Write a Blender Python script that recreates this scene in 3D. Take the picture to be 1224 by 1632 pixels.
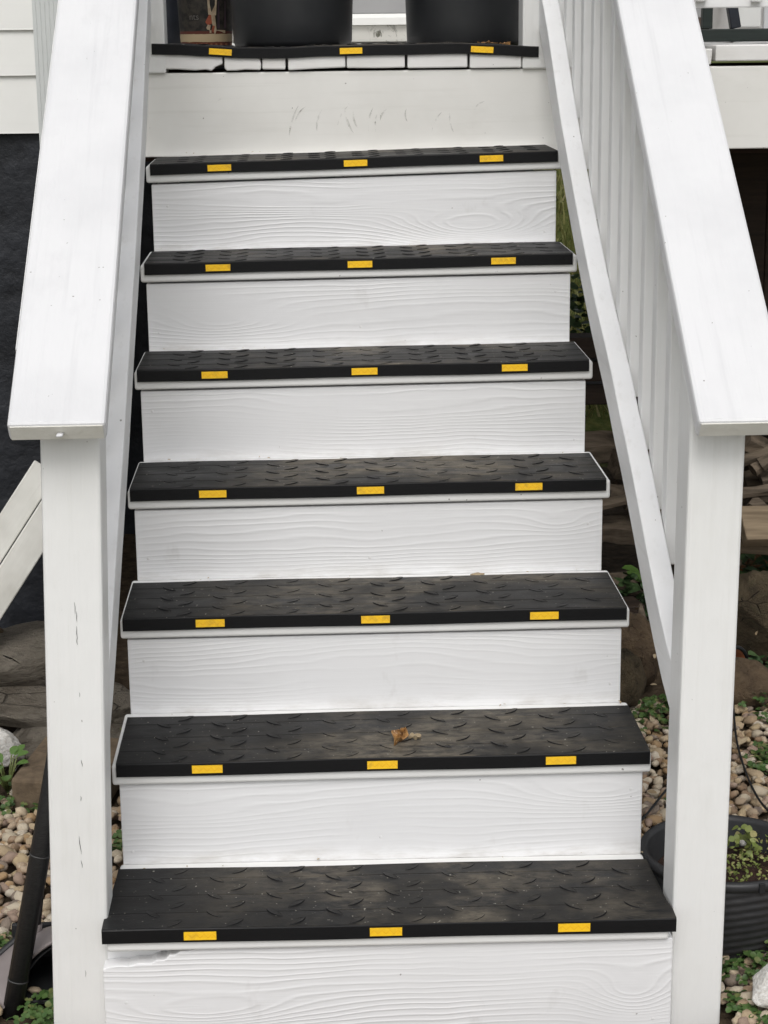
import bpy, bmesh, math, random
from mathutils import Vector, Matrix, noise
R = math.radians
random.seed(7)
scene = bpy.context.scene
for o in list(bpy.data.objects): bpy.data.objects.remove(o)

# ------------------------------------------------------------------ camera, sky, sun, exposure
CAM = Vector((-0.1138, -2.7697, 1.6079))
cr = Vector((0.99901957, -0.04279593, -0.01133166))
cu = Vector((0.0216165, 0.24817527, 0.96847393))
cf = Vector((0.0386345, 0.96776937, -0.24885705))
FPX = 3000.0
cd = bpy.data.cameras.new('camera'); cam = bpy.data.objects.new('camera', cd)
scene.collection.objects.link(cam); scene.camera = cam
m = Matrix((cr, cu, -cf)).transposed().to_4x4(); m.translation = CAM
cam.matrix_world = m
cd.sensor_fit = 'VERTICAL'; cd.sensor_height = 36; cd.lens = FPX / 1632 * 36
cd.clip_start = 0.05; cd.clip_end = 500
SUN_EL, SUN_ROT = R(53), R(185)          # overcast: broad soft light from behind the camera
w = bpy.data.worlds.new('World'); scene.world = w; w.use_nodes = True
nt = w.node_tree; nt.nodes.clear()
sky = nt.nodes.new('ShaderNodeTexSky'); sky.sky_type = 'NISHITA'; sky.sun_disc = False
sky.sun_elevation = SUN_EL; sky.sun_rotation = SUN_ROT
sky.air_density = 1.0; sky.dust_density = 4.0; sky.ozone_density = 1.0
hs = nt.nodes.new('ShaderNodeHueSaturation'); hs.inputs['Saturation'].default_value = 0.22
bg = nt.nodes.new('ShaderNodeBackground'); bg.inputs['Strength'].default_value = 0.145
wo = nt.nodes.new('ShaderNodeOutputWorld')
nt.links.new(sky.outputs[0], hs.inputs['Color']); nt.links.new(hs.outputs[0], bg.inputs[0]); nt.links.new(bg.outputs[0], wo.inputs[0])
sl = bpy.data.lights.new('sun', 'SUN'); sl.energy = 0.9; sl.angle = R(32); sl.color = (1.0, 0.985, 0.965)
so = bpy.data.objects.new('sun', sl); scene.collection.objects.link(so)
sd = Vector((math.sin(SUN_ROT) * math.cos(SUN_EL), math.cos(SUN_ROT) * math.cos(SUN_EL), math.sin(SUN_EL)))
so.rotation_euler = sd.to_track_quat('Z', 'Y').to_euler(); so.location = (0, -4, 8)
vs = scene.view_settings; vs.view_transform = 'Standard'; vs.look = 'None'; vs.gamma = 1; vs.use_curve_mapping = False
vs.exposure = 0.04
scene.render.engine = 'CYCLES'; scene.cycles.max_bounces = 6; scene.cycles.diffuse_bounces = 4
scene.render.resolution_x = 768; scene.render.resolution_y = 1024

# ------------------------------------------------------------------ helpers
COL = scene.collection
def tag(o, label=None, cat=None, group=None, kind=None):
    if label: o['label'] = label
    if cat: o['category'] = cat
    if group: o['group'] = group
    if kind: o['kind'] = kind
    return o
def empty(name, loc=(0, 0, 0)):
    o = bpy.data.objects.new(name, None); COL.objects.link(o); o.location = loc; o.empty_display_size = .1
    return o
def link(name, me, parent=None, loc=None):
    o = bpy.data.objects.new(name, me); COL.objects.link(o)
    if parent: o.parent = parent
    if loc is not None: o.location = loc
    return o
def par(o, parent):                     # parent, keeping the world placement (parents only have a location)
    o.parent = parent; o.matrix_parent_inverse = Matrix.Translation(parent.location).inverted()
    return o
class MB:
    def __init__(s): s.v = []; s.f = []
    def add(s, vs_, fs):
        b = len(s.v); s.v += [tuple(v) for v in vs_]; s.f += [tuple(i + b for i in f) for f in fs]
    def box(s, x0, x1, y0, y1, z0, z1):
        s.add([(x0,y0,z0),(x1,y0,z0),(x1,y1,z0),(x0,y1,z0),(x0,y0,z1),(x1,y0,z1),(x1,y1,z1),(x0,y1,z1)],
              [(0,3,2,1),(4,5,6,7),(0,1,5,4),(1,2,6,5),(2,3,7,6),(3,0,4,7)])
    def prism(s, poly, a, b, axis='y'):  # outline in the two other axes, extruded along axis
        n = len(poly)
        def P(p, t): return {'y': (p[0], t, p[1]), 'x': (t, p[0], p[1]), 'z': (p[0], p[1], t)}[axis]
        s.add([P(p, a) for p in poly] + [P(p, b) for p in poly],
              [tuple(range(n)), tuple(range(2*n-1, n-1, -1))] + [(i, n+i, n+(i+1) % n, (i+1) % n) for i in range(n)])
    def tube(s, pts, rad, n=10, cap=True):
        pts = [Vector(p) for p in pts]; rings = []; vs_ = []; fs = []
        for i, p in enumerate(pts):
            t = (pts[min(i+1, len(pts)-1)] - pts[max(i-1, 0)]).normalized()
            a = t.orthogonal().normalized() if i == 0 else (la - t * la.dot(t)).normalized()
            la = a; b = t.cross(a); r_ = rad[i] if isinstance(rad, (list, tuple)) else rad
            for k in range(n):
                an = 2*math.pi*k/n; vs_.append(p + (a*math.cos(an) + b*math.sin(an)) * r_)
        for i in range(len(pts)-1):
            for k in range(n):
                fs.append((i*n+k, i*n+(k+1) % n, (i+1)*n+(k+1) % n, (i+1)*n+k))
        if cap: fs += [tuple(range(n-1, -1, -1)), tuple(range((len(pts)-1)*n, len(pts)*n))]
        s.add(vs_, fs)
    def lathe(s, prof, n=48, c=(0, 0, 0), close=True):
        vs_ = []; fs = []
        for (r_, z) in prof:
            for k in range(n):
                a = 2*math.pi*k/n; vs_.append((c[0]+r_*math.cos(a), c[1]+r_*math.sin(a), c[2]+z))
        for i in range(len(prof)-1):
            for k in range(n): fs.append((i*n+k, i*n+(k+1) % n, (i+1)*n+(k+1) % n, (i+1)*n+k))
        if close: fs += [tuple(range(n-1, -1, -1)), tuple(range((len(prof)-1)*n, len(prof)*n))]
        s.add(vs_, fs)
    def mesh(s, name, mat, smooth=False, fixn=True):
        me = bpy.data.meshes.new(name); me.from_pydata(s.v, [], s.f)
        if fixn:
            bm = bmesh.new(); bm.from_mesh(me); bmesh.ops.recalc_face_normals(bm, faces=bm.faces); bm.to_mesh(me); bm.free()
        if smooth:
            for p in me.polygons: p.use_smooth = True
        if mat: me.materials.append(mat)
        me.update(); return me
    def build(s, name, mat, parent=None, loc=None, smooth=False, bevel=0, seg=2, fixn=True):
        o = link(name, s.mesh(name, mat, smooth, fixn), parent, loc)
        if bevel:
            b = o.modifiers.new('bevel', 'BEVEL'); b.width = bevel; b.segments = seg; b.limit_method = 'ANGLE'; b.angle_limit = R(40)
        return o
def board(name, p0, p1, width, thick, mat, parent=None, side=None, bevel=.003, ends=None):
    """a straight board from p0 to p1 (its centre line); local x runs along it, local y is its width, local z its thickness"""
    p0, p1 = Vector(p0), Vector(p1); d = p1 - p0; L = d.length; x = d.normalized()
    s_ = Vector(side) if side else Vector((1, 0, 0))
    y = (s_ - x * s_.dot(x)).normalized(); z = x.cross(y)
    b = MB(); n = max(1, int(L / .12))
    b.box(0, L, -width/2, width/2, -thick/2, thick/2)
    o = b.build(name, mat, None, None, bevel=bevel)
    mw = Matrix((x, y, z)).transposed().to_4x4(); mw.translation = p0
    o.matrix_world = mw
    if parent: par(o, parent)
    return o

# ------------------------------------------------------------------ materials
class NT:
    def __init__(s, name):
        s.m = bpy.data.materials.new(name); s.m.use_nodes = True; s.t = s.m.node_tree
        s.p = s.t.nodes['Principled BSDF']; s.o = s.t.nodes['Material Output']
    def n(s, typ, **kw):
        nd = s.t.nodes.new('ShaderNode' + typ)
        for k, v in kw.items(): setattr(nd, k, v)
        return nd
    def l(s, a, b): s.t.links.new(a, b)
    def set(s, sock, v):
        if hasattr(v, 'is_linked') or hasattr(v, 'links'): s.l(v, sock)
        else: sock.default_value = v
    def math(s, op, a, b=None, c=None):
        nd = s.n('Math', operation=op)
        for i, v in enumerate((a, b, c)):
            if v is not None: s.set(nd.inputs[i], v)
        return nd.outputs[0]
    def vec(s, op, a, b):
        nd = s.n('VectorMath', operation=op); s.set(nd.inputs[0], a); s.set(nd.inputs[1], b); return nd.outputs[0]
    def mix(s, f, a, b):
        nd = s.n('Mix', data_type='RGBA'); s.set(nd.inputs[0], f)
        for i, v in ((6, a), (7, b)):
            s.set(nd.inputs[i], v if not isinstance(v, tuple) else (*v, 1) if len(v) == 3 else v)
        return nd.outputs[2]
    def coords(s, rnd=True):
        tc = s.n('TexCoord'); v = tc.outputs['Object']
        if rnd:
            oi = s.n('ObjectInfo'); r_ = s.math('MULTIPLY', oi.outputs['Random'], 37.0)
            v = s.vec('ADD', v, r_); s.rand = oi.outputs['Random']
        return v
    def scale(s, v, sc): return s.vec('MULTIPLY', v, sc)
    def noise(s, v, scale, detail=3, rough=.5, dist=0):
        nd = s.n('TexNoise'); s.l(v, nd.inputs['Vector']); nd.inputs['Scale'].default_value = scale
        nd.inputs['Detail'].default_value = detail; nd.inputs['Roughness'].default_value = rough; nd.inputs['Distortion'].default_value = dist
        return nd.outputs['Fac']
    def ramp(s, f, a, b, lo=0.0, hi=1.0):
        nd = s.n('MapRange'); nd.clamp = True
        s.set(nd.inputs[0], f); nd.inputs[1].default_value = a; nd.inputs[2].default_value = b
        nd.inputs[3].default_value = lo; nd.inputs[4].default_value = hi; return nd.outputs[0]
    def bump(s, h, strength=.3, dist=.002, nrm=None):
        nd = s.n('Bump'); nd.inputs['Strength'].default_value = strength; nd.inputs['Distance'].default_value = dist
        s.l(h, nd.inputs['Height'])
        if nrm is not None: s.l(nrm, nd.inputs['Normal'])
        return nd.outputs[0]
    def fin(s, col, rough=.5, nrm=None, metal=0, spec=.5):
        s.set(s.p.inputs['Base Color'], (*col, 1) if isinstance(col, tuple) and len(col) == 3 else col)
        s.set(s.p.inputs['Roughness'], rough); s.p.inputs['Metallic'].default_value = metal
        s.p.inputs['Specular IOR Level'].default_value = spec
        if nrm is not None: s.l(nrm, s.p.inputs['Normal'])
        return s.m

def white_paint(name, base=(.83, .83, .83), dirt=(.62, .61, .58), grain=.25, dirt_amt=.35, speck=True, gl=.45, ax='x'):
    t = NT(name); v = t.coords()
    if ax != 'x':                       # boards whose length runs along local y or z
        sx_ = t.n('SeparateXYZ'); t.l(v, sx_.inputs[0]); cx_ = t.n('CombineXYZ')
        for i_, k_ in enumerate({'y': (1, 0, 2), 'z': (2, 1, 0)}[ax]): t.l(sx_.outputs[k_], cx_.inputs[i_])
        v = cx_.outputs[0]
    big = t.noise(v, 3.5, 4, .6)
    gr = t.noise(t.scale(v, (2.5, 60, 60)), 1.0, 4, .6)
    gr2 = t.noise(t.scale(v, (9, 260, 260)), 1.0, 2, .5)
    col = t.mix(t.ramp(big, .45, .8, 0, dirt_amt), base, dirt)
    col = t.mix(t.ramp(gr, .56, .75, 0, .32), col, dirt)
    if speck:
        sp = t.noise(v, 120, 1, .4); col = t.mix(t.ramp(sp, .80, .83, 0, .75), col, (.16, .14, .12))
    sm = t.noise(t.scale(v, (5, 9, 9)), 1.0, 5, .65); col = t.mix(t.ramp(sm, .58, .80, 0, dirt_amt*.8), col, dirt)
    brush = t.noise(t.scale(v, (6, 150, 150)), 1.0, 1, .5)
    h = t.math('ADD', t.math('MULTIPLY', gr, 1.0), t.math('ADD', t.math('MULTIPLY', gr2, .25), t.math('MULTIPLY', brush, .3)))
    wav = t.noise(v, 14, 2, .5)
    n1 = t.bump(wav, .4, .004); n2 = t.bump(h, grain, .002, n1)
    return t.fin(col, t.ramp(big, .3, .7, gl - .06, gl + .12), n2, spec=.35)

def riser_mat(idx, knots, tilt, per):
    """painted softwood: raised growth rings running along the board and closing round knots"""
    t = NT('riser_paint_%d' % idx); v = t.coords(False)
    sp = t.n('SeparateXYZ'); t.l(v, sp.inputs[0]); x, z = sp.outputs[0], sp.outputs[2]
    low = t.noise(t.vec('ADD', t.scale(v, (2.2, 1, 5.0)), (idx*7.3, 0, idx*3.1)), 1.0, 2, .5)
    mid = t.noise(t.vec('ADD', t.scale(v, (7, 1, 30)), (idx*2.3, 0, 0)), 1.0, 2, .5)
    val = t.math('ADD', t.math('MULTIPLY', z, 1.0), t.math('MULTIPLY', x, tilt))
    val = t.math('ADD', val, t.math('MULTIPLY', t.math('SUBTRACT', low, .5), .045))
    val = t.math('ADD', val, t.math('MULTIPLY', t.math('SUBTRACT', mid, .5), .010))
    for (kx, kz, wx, wz, amp) in knots:
        a = t.math('DIVIDE', t.math('SUBTRACT', x, kx), wx); b = t.math('DIVIDE', t.math('SUBTRACT', z, kz), wz)
        g = t.math('EXPONENT', t.math('MULTIPLY', t.math('ADD', t.math('MULTIPLY', a, a), t.math('MULTIPLY', b, b)), -1.0))
        val = t.math('ADD', val, t.math('MULTIPLY', g, amp))
    ph = t.noise(t.scale(v, (.7, 1, 20)), 1.0, 2, .5)
    s_ = t.math('SINE', t.math('ADD', t.math('MULTIPLY', val, 6.2832 / per), t.math('MULTIPLY', ph, 9.0)))
    ring = t.math('POWER', t.math('ADD', t.math('MULTIPLY', s_, .5), .5), 3.0)
    fade = t.ramp(t.noise(t.vec('ADD', t.scale(v, (2.5, 1, 9)), (idx*5.7, 3, 1)), 1.0, 2, .5), .38, .62, .12, 1.0)
    fine = t.noise(t.scale(v, (10, 1, 260)), 1.0, 2, .5)
    h = t.math('ADD', t.math('MULTIPLY', ring, fade), t.math('MULTIPLY', fine, .42))
    blot = t.noise(t.vec('ADD', v, (idx*3.0, 0, 0)), 5, 4, .6)
    col = t.mix(t.ramp(blot, .45, .8, 0, .30), (.80, .80, .805), (.68, .68, .68))
    foot = t.math('MULTIPLY', t.ramp(z, .030, .002), t.ramp(t.noise(t.vec('ADD', t.scale(v, (9, 1, 30)), (idx*4.4, 0, 0)), 1.0, 4, .7), .42, .70, 0, .5))
    col = t.mix(foot, col, (.40, .37, .32))
    smr = t.ramp(t.noise(t.vec('ADD', t.scale(v, (12, 1, 7)), (idx*9.1, 0, 0)), 1.0, 4, .65), .64, .80, 0, .35); col = t.mix(smr, col, (.48, .46, .43))
    spk = t.noise(t.vec('ADD', v, (idx*1.7, 0, 0)), 95, 1, .4); col = t.mix(t.ramp(spk, .80, .83, 0, .7), col, (.2, .18, .16))
    wav = t.noise(t.vec('ADD', v, (idx, 0, 0)), 9, 2, .5)
    n1 = t.bump(wav, .2, .004)
    return t.fin(col, .42, t.bump(h, (.30, .22, .20, .26, .24, .26, .36)[idx], .0021, n1), spec=.4)

def rubber():
    t = NT('black_rubber'); g0 = t.n('NewGeometry'); v = t.vec('ADD', g0.outputs['Position'], (3.1, 5.7, 1.3))
    st = t.noise(t.scale(v, (5, 13, 13)), 1.0, 6, .7)
    st2 = t.noise(t.scale(v, (28, 60, 60)), 1.0, 5, .75)
    patch = t.noise(v, 4.5, 3, .6)
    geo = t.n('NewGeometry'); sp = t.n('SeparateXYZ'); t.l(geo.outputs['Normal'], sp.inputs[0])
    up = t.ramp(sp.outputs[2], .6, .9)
    s2 = t.n('SeparateXYZ'); t.l(g0.outputs['Position'], s2.inputs[0])
    mid = t.ramp(t.math('ABSOLUTE', t.math('SUBTRACT', s2.outputs[0], .08)), .46, .1)     # feet walk the middle of the step
    d = t.math('MULTIPLY', t.ramp(t.math('ADD', t.math('MULTIPLY', st, .48), t.math('MULTIPLY', st2, .52)), .40, .58), t.ramp(patch, .44, .62, .10, 1))
    d = t.math('MULTIPLY', t.math('MULTIPLY', d, up), mid)
    col = t.mix(t.math('MULTIPLY', up, t.ramp(st, .3, .7, .35, .8)), (.0062, .0062, .0068), (.0145, .0142, .0138))  # side faces darker: shade along the cleat edges put into the colour
    col = t.mix(t.math('MULTIPLY', d, .8), col, (.20, .172, .13))
    sp2 = t.noise(v, 160, 1, .4); col = t.mix(t.math('MULTIPLY', t.ramp(sp2, .74, .78, 0, .7), up), col, (.35, .33, .28))
    gr = t.noise(v, 420, 2, .6)
    return t.fin(col, t.ramp(st, .35, .7, .42, .68), t.bump(t.math('ADD', gr, t.math('MULTIPLY', st2, .8)), .25, .0012), spec=.22)

def reflector():
    t = NT('amber_reflector'); v = t.coords(False); oi = t.n('ObjectInfo')
    vo = t.n('TexVoronoi'); t.l(v, vo.inputs['Vector']); vo.inputs['Scale'].default_value = 210
    sp = t.n('SeparateXYZ'); t.l(v, sp.inputs[0])
    zig = t.math('PINGPONG', sp.outputs[0], .0065)
    ln = t.ramp(t.math('ABSOLUTE', t.math('SUBTRACT', t.math('ADD', sp.outputs[2], .0032), zig)), .0004, .0014, .5, 0)
    col = t.mix(t.ramp(vo.outputs['Distance'], .2, .9, 0, .35), (.98, .60, .022), (.86, .44, .012))
    col = t.mix(ln, col, (.80, .38, .01))
    d = t.noise(t.vec('ADD', v, t.math('MULTIPLY', oi.outputs['Random'], 9.0)), 60, 4, .6)
    col = t.mix(t.math('MULTIPLY', t.ramp(d, .5, .72), t.ramp(oi.outputs['Random'], 0, 1, .1, .6)), col, (.36, .21, .05))
    return t.fin(col, .30, t.bump(vo.outputs['Distance'], .15, .001), spec=.5)

def simple(name, c, c2=None, rough=.6, sc=30, bs=.3, bd=.004, stretch=(1, 1, 1), spec=.4, island=False, detail=4):
    t = NT(name); v = t.coords()
    if stretch != (1, 1, 1): v = t.scale(v, stretch)
    f = t.noise(v, sc, detail, .6)
    col = t.mix(t.ramp(f, .35, .7), c, c2 or tuple(x*.6 for x in c))
    return t.fin(col, rough, t.bump(f, bs, bd), spec=spec)

def rock_mat(name, a, b, c):
    t = NT(name); v = t.coords(); n1 = t.noise(v, 1.6, 6, .65, .6); n2 = t.noise(v, 7, 8, .72); n3 = t.noise(v, 30, 3, .6)
    col = t.mix(t.ramp(n1, .35, .68), a, b); col = t.mix(t.ramp(n2, .50, .70, 0, .75), col, c); col = t.mix(t.ramp(n3, .64, .74, 0, .6), col, tuple(min(1, x*1.9) for x in a))
    vo = t.n('TexVoronoi', feature='DISTANCE_TO_EDGE'); t.l(t.scale(v, (1, 1, 2.2)), vo.inputs['Vector']); vo.inputs['Scale'].default_value = 2.1
    ck = t.ramp(vo.outputs['Distance'], 0, .03, 1, 0); ck = t.math('MULTIPLY', ck, t.ramp(n1, .5, .6)); col = t.mix(t.math('MULTIPLY', ck, .8), col, tuple(x*.3 for x in b))
    h = t.math('SUBTRACT', t.math('ADD', t.math('MULTIPLY', n2, 1.0), t.math('MULTIPLY', n3, .3)), t.math('MULTIPLY', ck, .6))
    return t.fin(col, .85, t.bump(h, .9, .03), spec=.25)
def pebble_mat():
    t = NT('river_pebbles'); v = t.coords(False)
    g = t.n('NewGeometry'); oi = t.n('ObjectInfo')
    r_ = t.math('FRACT', t.math('ADD', g.outputs['Random Per Island'], t.math('MULTIPLY', oi.outputs['Random'], 7.31)))
    cr_ = t.n('ValToRGB'); t.l(r_, cr_.inputs[0]); cr_.color_ramp.interpolation = 'CONSTANT'
    cols = [(.34,.25,.16),(.44,.34,.22),(.52,.45,.34),(.29,.20,.13),(.50,.41,.29),(.36,.24,.13),(.56,.49,.38),(.40,.31,.22),(.22,.18,.15),(.46,.36,.22),(.55,.49,.40),(.33,.24,.19)]
    e = cr_.color_ramp.elements
    e[0].color = (*cols[0], 1); e[1].position = 1/12; e[1].color = (*cols[1], 1)
    for i in range(2, 12):
        q = e.new(i/12); q.color = (*cols[i], 1)
    n_ = t.noise(v, 140, 4, .65); n2 = t.noise(v, 45, 2, .5)
    col = t.mix(t.ramp(n_, .4, .75, 0, .55), cr_.outputs[0], (.20, .14, .09))
    col = t.mix(t.ramp(n2, .5, .75, 0, .35), col, (.60, .52, .40))
    return t.fin(col, .85, t.bump(n_, .6, .0015), spec=.15)

def leaf_mat(name, a, b, c=None):
    t = NT(name); v = t.coords(False); g = t.n('NewGeometry'); r_ = g.outputs['Random Per Island']
    col = t.mix(r_, a, b)
    if c: col = t.mix(t.ramp(t.math('FRACT', t.math('MULTIPLY', r_, 13.7)), .80, .86), col, c)
    n_ = t.noise(v, 220, 2, .5); col = t.mix(t.ramp(n_, .4, .8, 0, .35), col, tuple(x*.55 for x in a))
    t.fin(col, .5, t.bump(n_, .2, .001), spec=.35)
    return t.m

M = dict(
    white=white_paint('white_painted_wood'),
    rail=white_paint('white_lower_rail', grain=.3, ax='y'),
    deckpost=white_paint('white_deck_post', (.78, .78, .765), (.64, .635, .60), .5, .45, ax='z'),
    cap=white_paint('white_rail_cap', (.70, .70, .705), (.54, .54, .55), .5, .55),
    post=white_paint('white_post_paint', (.78, .78, .765), (.64, .635, .60), .75, .45),
    fascia=white_paint('white_fascia_paint', (.78, .77, .735), (.62, .605, .56), .03, .5, True, .35),
    baluster=white_paint('white_baluster_paint', (.80, .80, .79), (.66, .66, .64), .45, .4),
    tread=white_paint('white_tread_paint', (.78, .78, .765), (.64, .63, .59), .15, .3),
    deckend=white_paint('white_deck_board', (.77, .76, .74), (.55, .53, .48), .25, .4),
    endgrain=white_paint('white_end_grain', (.72, .71, .66), (.55, .53, .46), .6, .6),
    oldboard=white_paint('worn_white_board', (.68, .675, .63), (.36, .345, .30), .35, .8),
    siding=white_paint('vinyl_siding', (.80, .80, .77), (.74, .74, .71), .04, .25, False, .4),
    trim=white_paint('corner_trim', (.60, .62, .61), (.52, .54, .53), .04, .25, False, .4),
    rubber=rubber(), refl=reflector(), pebble=pebble_mat(),
    tar=simple('tarred_foundation', (.005, .006, .0085), (.028, .031, .038), .6, 8, .9, .018, detail=6),
    soil=simple('soil', (.055, .04, .028), (.10, .075, .05), .9, 30, .8, .01),
    darkwood=simple('dark_brown_wood', (.045, .028, .018), (.02, .013, .009), .75, 1, .5, .004, (3, 60, 60)),
    fencewood=simple('brown_fence_wood', (.10, .07, .055), (.06, .04, .03), .75, 1, .5, .004, (3, 60, 60)),
    log=simple('weathered_log', (.18, .14, .10), (.05, .038, .026), .85, 1, .9, .008, (5, 45, 45), detail=6),
    plank=simple('weathered_plank', (.26, .20, .13), (.13, .095, .06), .8, 1, .5, .004, (4, 60, 60)),
    rock1=rock_mat('rock1_stone', (0.15, 0.115, 0.07), (0.055, 0.042, 0.027), (0.1, 0.09, 0.05)),
    rock2=rock_mat('rock2_stone', (.25, .222, .18), (.13, .11, .085), (.08, .068, .053)),
    rock3=rock_mat('rock3_stone', (0.24, 0.125, 0.055), (0.1, 0.06, 0.03), (0.16, 0.12, 0.06)),
    rock4=rock_mat('rock4_stone', (0.22, 0.155, 0.095), (0.12, 0.085, 0.055), (0.085, 0.06, 0.04)),
    whiterock=simple('white_rock', (.74, .73, .70), (.50, .47, .42), .8, 12, .7, .01, detail=7),
    stone=simple('concrete_block', (.17, .125, .08), (.09, .065, .042), .9, 40, .8, .006, detail=6),
    blackplastic=simple('black_plastic', (.011, .012, .014), (.022, .023, .024), .5, 6, .10, .004),
    planter=simple('charcoal_planter', (.030, .030, .032), (.042, .042, .043), .42, 20, .1, .002),
    blackmetal=simple('black_handle', (.011, .011, .012), (.028, .028, .028), .42, 30, .15, .002, (2, 20, 20)),
    greyplastic=simple('grey_scoop_plastic', (.30, .265, .26), (.23, .20, .195), .45, 10, .1, .002),
    terracotta=simple('terracotta', (.33, .11, .045), (.20, .07, .03), .75, 20, .3, .004),
    greenpaint=simple('dark_green_paint', (.022, .032, .028), (.014, .02, .018), .55, 1, .3, .003, (4, 60, 60)),
    navy=simple('dark_blue_paint', (.02, .024, .034), (.014, .016, .022), .5, 20, .2, .002),
    greydoor=simple('grey_door_paint', (.34, .34, .34), (.31, .31, .31), .5, 8, .05, .002),
    crack=simple('crack_shadow', (.03, .027, .024), (.02, .018, .016), .9, 40, .1, .001),
    deckbrown=simple('reddish_joist', (.06, .032, .022), (.03, .016, .012), .8, 1, .4, .003, (3, 60, 60)),
    clover=leaf_mat('clover_leaf', (.04, .085, .02), (.075, .13, .035), (.13, .15, .05)),
    darkivy=leaf_mat('ivy_leaf', (.03, .065, .022), (.065, .11, .04)),
    broad=leaf_mat('broad_leaf', (.06, .125, .025), (.10, .18, .04)),
    sedum=leaf_mat('sedum_leaf', (.13, .17, .035), (.22, .25, .07), (.30, .27, .11)),
    grass=leaf_mat('lawn_grass', (.16, .17, .05), (.26, .25, .09), (.33, .29, .14)),
    dryleaf=leaf_mat('dry_leaf', (.34, .17, .05), (.48, .29, .13)),
    dryleaf2=leaf_mat('pale_dry_leaf', (.30, .22, .13), (.44, .36, .24)),
)

# ------------------------------------------------------------------ ground
def gz(x, y):
    t_ = max(0, min(1, (y - 3.5) / 3.4)); return 1.05 * t_*t_*(3-2*t_) + .012*noise.noise((x*1.7, y*1.7, 0))
def ground():
    xs = [-200, -60, -20, -8] + [-4 + .16*i for i in range(51)] + [8, 20, 60, 200]
    ys = [-200, -60, -20, -8] + [-4 + .16*i for i in range(76)] + [12, 20, 60, 200]
    b = MB(); nx = len(xs)
    for y in ys:
        for x in xs: b.v.append((x, y, gz(x, y) - .012))
    for j in range(len(ys)-1):
        for i in range(nx-1): b.f.append((j*nx+i, j*nx+i+1, (j+1)*nx+i+1, (j+1)*nx+i))
    t = NT('ground_soil_and_lawn'); tc = t.n('TexCoord'); v = tc.outputs['Object']
    sp = t.n('SeparateXYZ'); t.l(v, sp.inputs[0])
    a = t.noise(v, 25, 5, .65); c = t.noise(v, 2.0, 3, .5)
    soil = t.mix(t.ramp(a, .35, .7), (.04, .029, .02), (.10, .075, .05))
    lawn = t.mix(t.ramp(a, .35, .7), (.055, .075, .02), (.12, .125, .04))
    far = t.ramp(t.math('ADD', sp.outputs[1], t.math('MULTIPLY', c, 1.0)), 4.0, 4.6)
    near = t.ramp(t.math('SUBTRACT', t.math('MULTIPLY', sp.outputs[1], -1.0), t.math('MULTIPLY', c, 1.0)), .6, 1.2)
    col = t.mix(t.math('MAXIMUM', far, near), soil, lawn)
    o = b.build('ground', t.fin(col, .95, t.bump(a, .9, .015), spec=.1), smooth=True)
    return tag(o, kind='structure')
GROUND = ground()

def bounce_slab():  # unseen pale slab added to bounce light onto risers and posts
    t = NT('concrete'); v = t.coords(False); a = t.noise(v, 30, 5, .65); c = t.noise(v, 3, 3, .5)
    col = t.mix(t.ramp(a, .3, .75), (.46, .45, .43), (.36, .35, .33)); col = t.mix(t.ramp(c, .5, .8, 0, .5), col, (.28, .27, .25))
    b = MB()
    for i in range(4): b.box(-1.6, 1.6, -.42-1.42*(i+1)+.012, -.42-1.42*i, -.06, .022)
    o = b.build('bounce_slab', t.fin(col, .85, t.bump(a, .4, .004), spec=.25), bevel=.008); tag(o, kind='structure')
bounce_slab()
# ------------------------------------------------------------------ house
def house():
    h = empty('house', (-.73, 1.9, 0))
    tag(h, 'house with pale lap siding above a black tarred foundation, left of the deck', 'house')
    b = MB(); b.box(-4, -.735, 1.91, 6, -.05, 1.375); par(b.build('foundation', M['tar'], bevel=.004), h)
    b = MB(); b.box(-.74, .62, 3.31, 6, -.05, 1.52); par(b.build('foundation', M['tar'], bevel=.004), h)
    seams = [1.372, 1.508, 1.614, 1.74, 1.867, 1.994, 2.12, 2.247, 2.374, 2.50, 2.63, 2.755, 2.88, 3.01]
    for i in range(len(seams)-1):
        z0, z1 = seams[i], seams[i+1] + .012
        b = MB(); b.prism([(1.892, z0), (1.905, z0), (1.905, z1), (1.9005, z1), (1.8925, z0+.004)], -4, -.748, 'x')
        par(b.build('siding_board', M['siding']), h)
    b = MB(); b.box(-4, -.736, 1.9055, 6, 1.3765, 3.02); par(b.build('wall', M['siding']), h)
    # fluted corner trim
    poly = [(-.750, 1.9045)]
    for i in range(6):
        x = -.750 + i*.0105
        poly += [(x, 1.888), (x+.0078, 1.888), (x+.009, 1.8893)]
    poly += [(-.687, 1.888), (-.687, 1.9045)]
    b = MB(); b.prism(poly, 1.30, 3.02, 'z'); par(b.build('corner_trim', M['trim']), h)
    # the rear wall standing on the deck, with skirting and a grey door
    b = MB(); b.box(-.735, .62, 3.34, 6, 1.521, 3.02); par(b.build('wall', M['siding']), h)
    b = MB(); b.box(-.735, .62, 3.306, 3.339, 1.566, 1.618); par(b.build('skirting_board', DIRTY, bevel=.003), h)
    b = MB(); b.prism([(3.290, 1.6185), (3.339, 1.6185), (3.339, 1.652), (3.300, 1.652), (3.290, 1.640)], -.735, .62, 'x'); par(b.build('door_sill', M['siding']), h)
    b = MB(); b.box(-.35, .50, 3.312, 3.339, 1.6525, 3.0); d = par(b.build('door', M['greydoor'], bevel=.003), h)
    b = MB()
    b.lathe([(.0, .0), (.022, .0), (.026, .02), (.018, .03), (.012, .045)], 16, (0, 0, 0), False)
    k = b.build('handle', M['blackmetal'], smooth=True); k.matrix_world = Matrix.Translation((.42, 3.267, 2.5)) @ Matrix.Rotation(R(-90), 4, 'X'); par(k, d)
    return h
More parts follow.
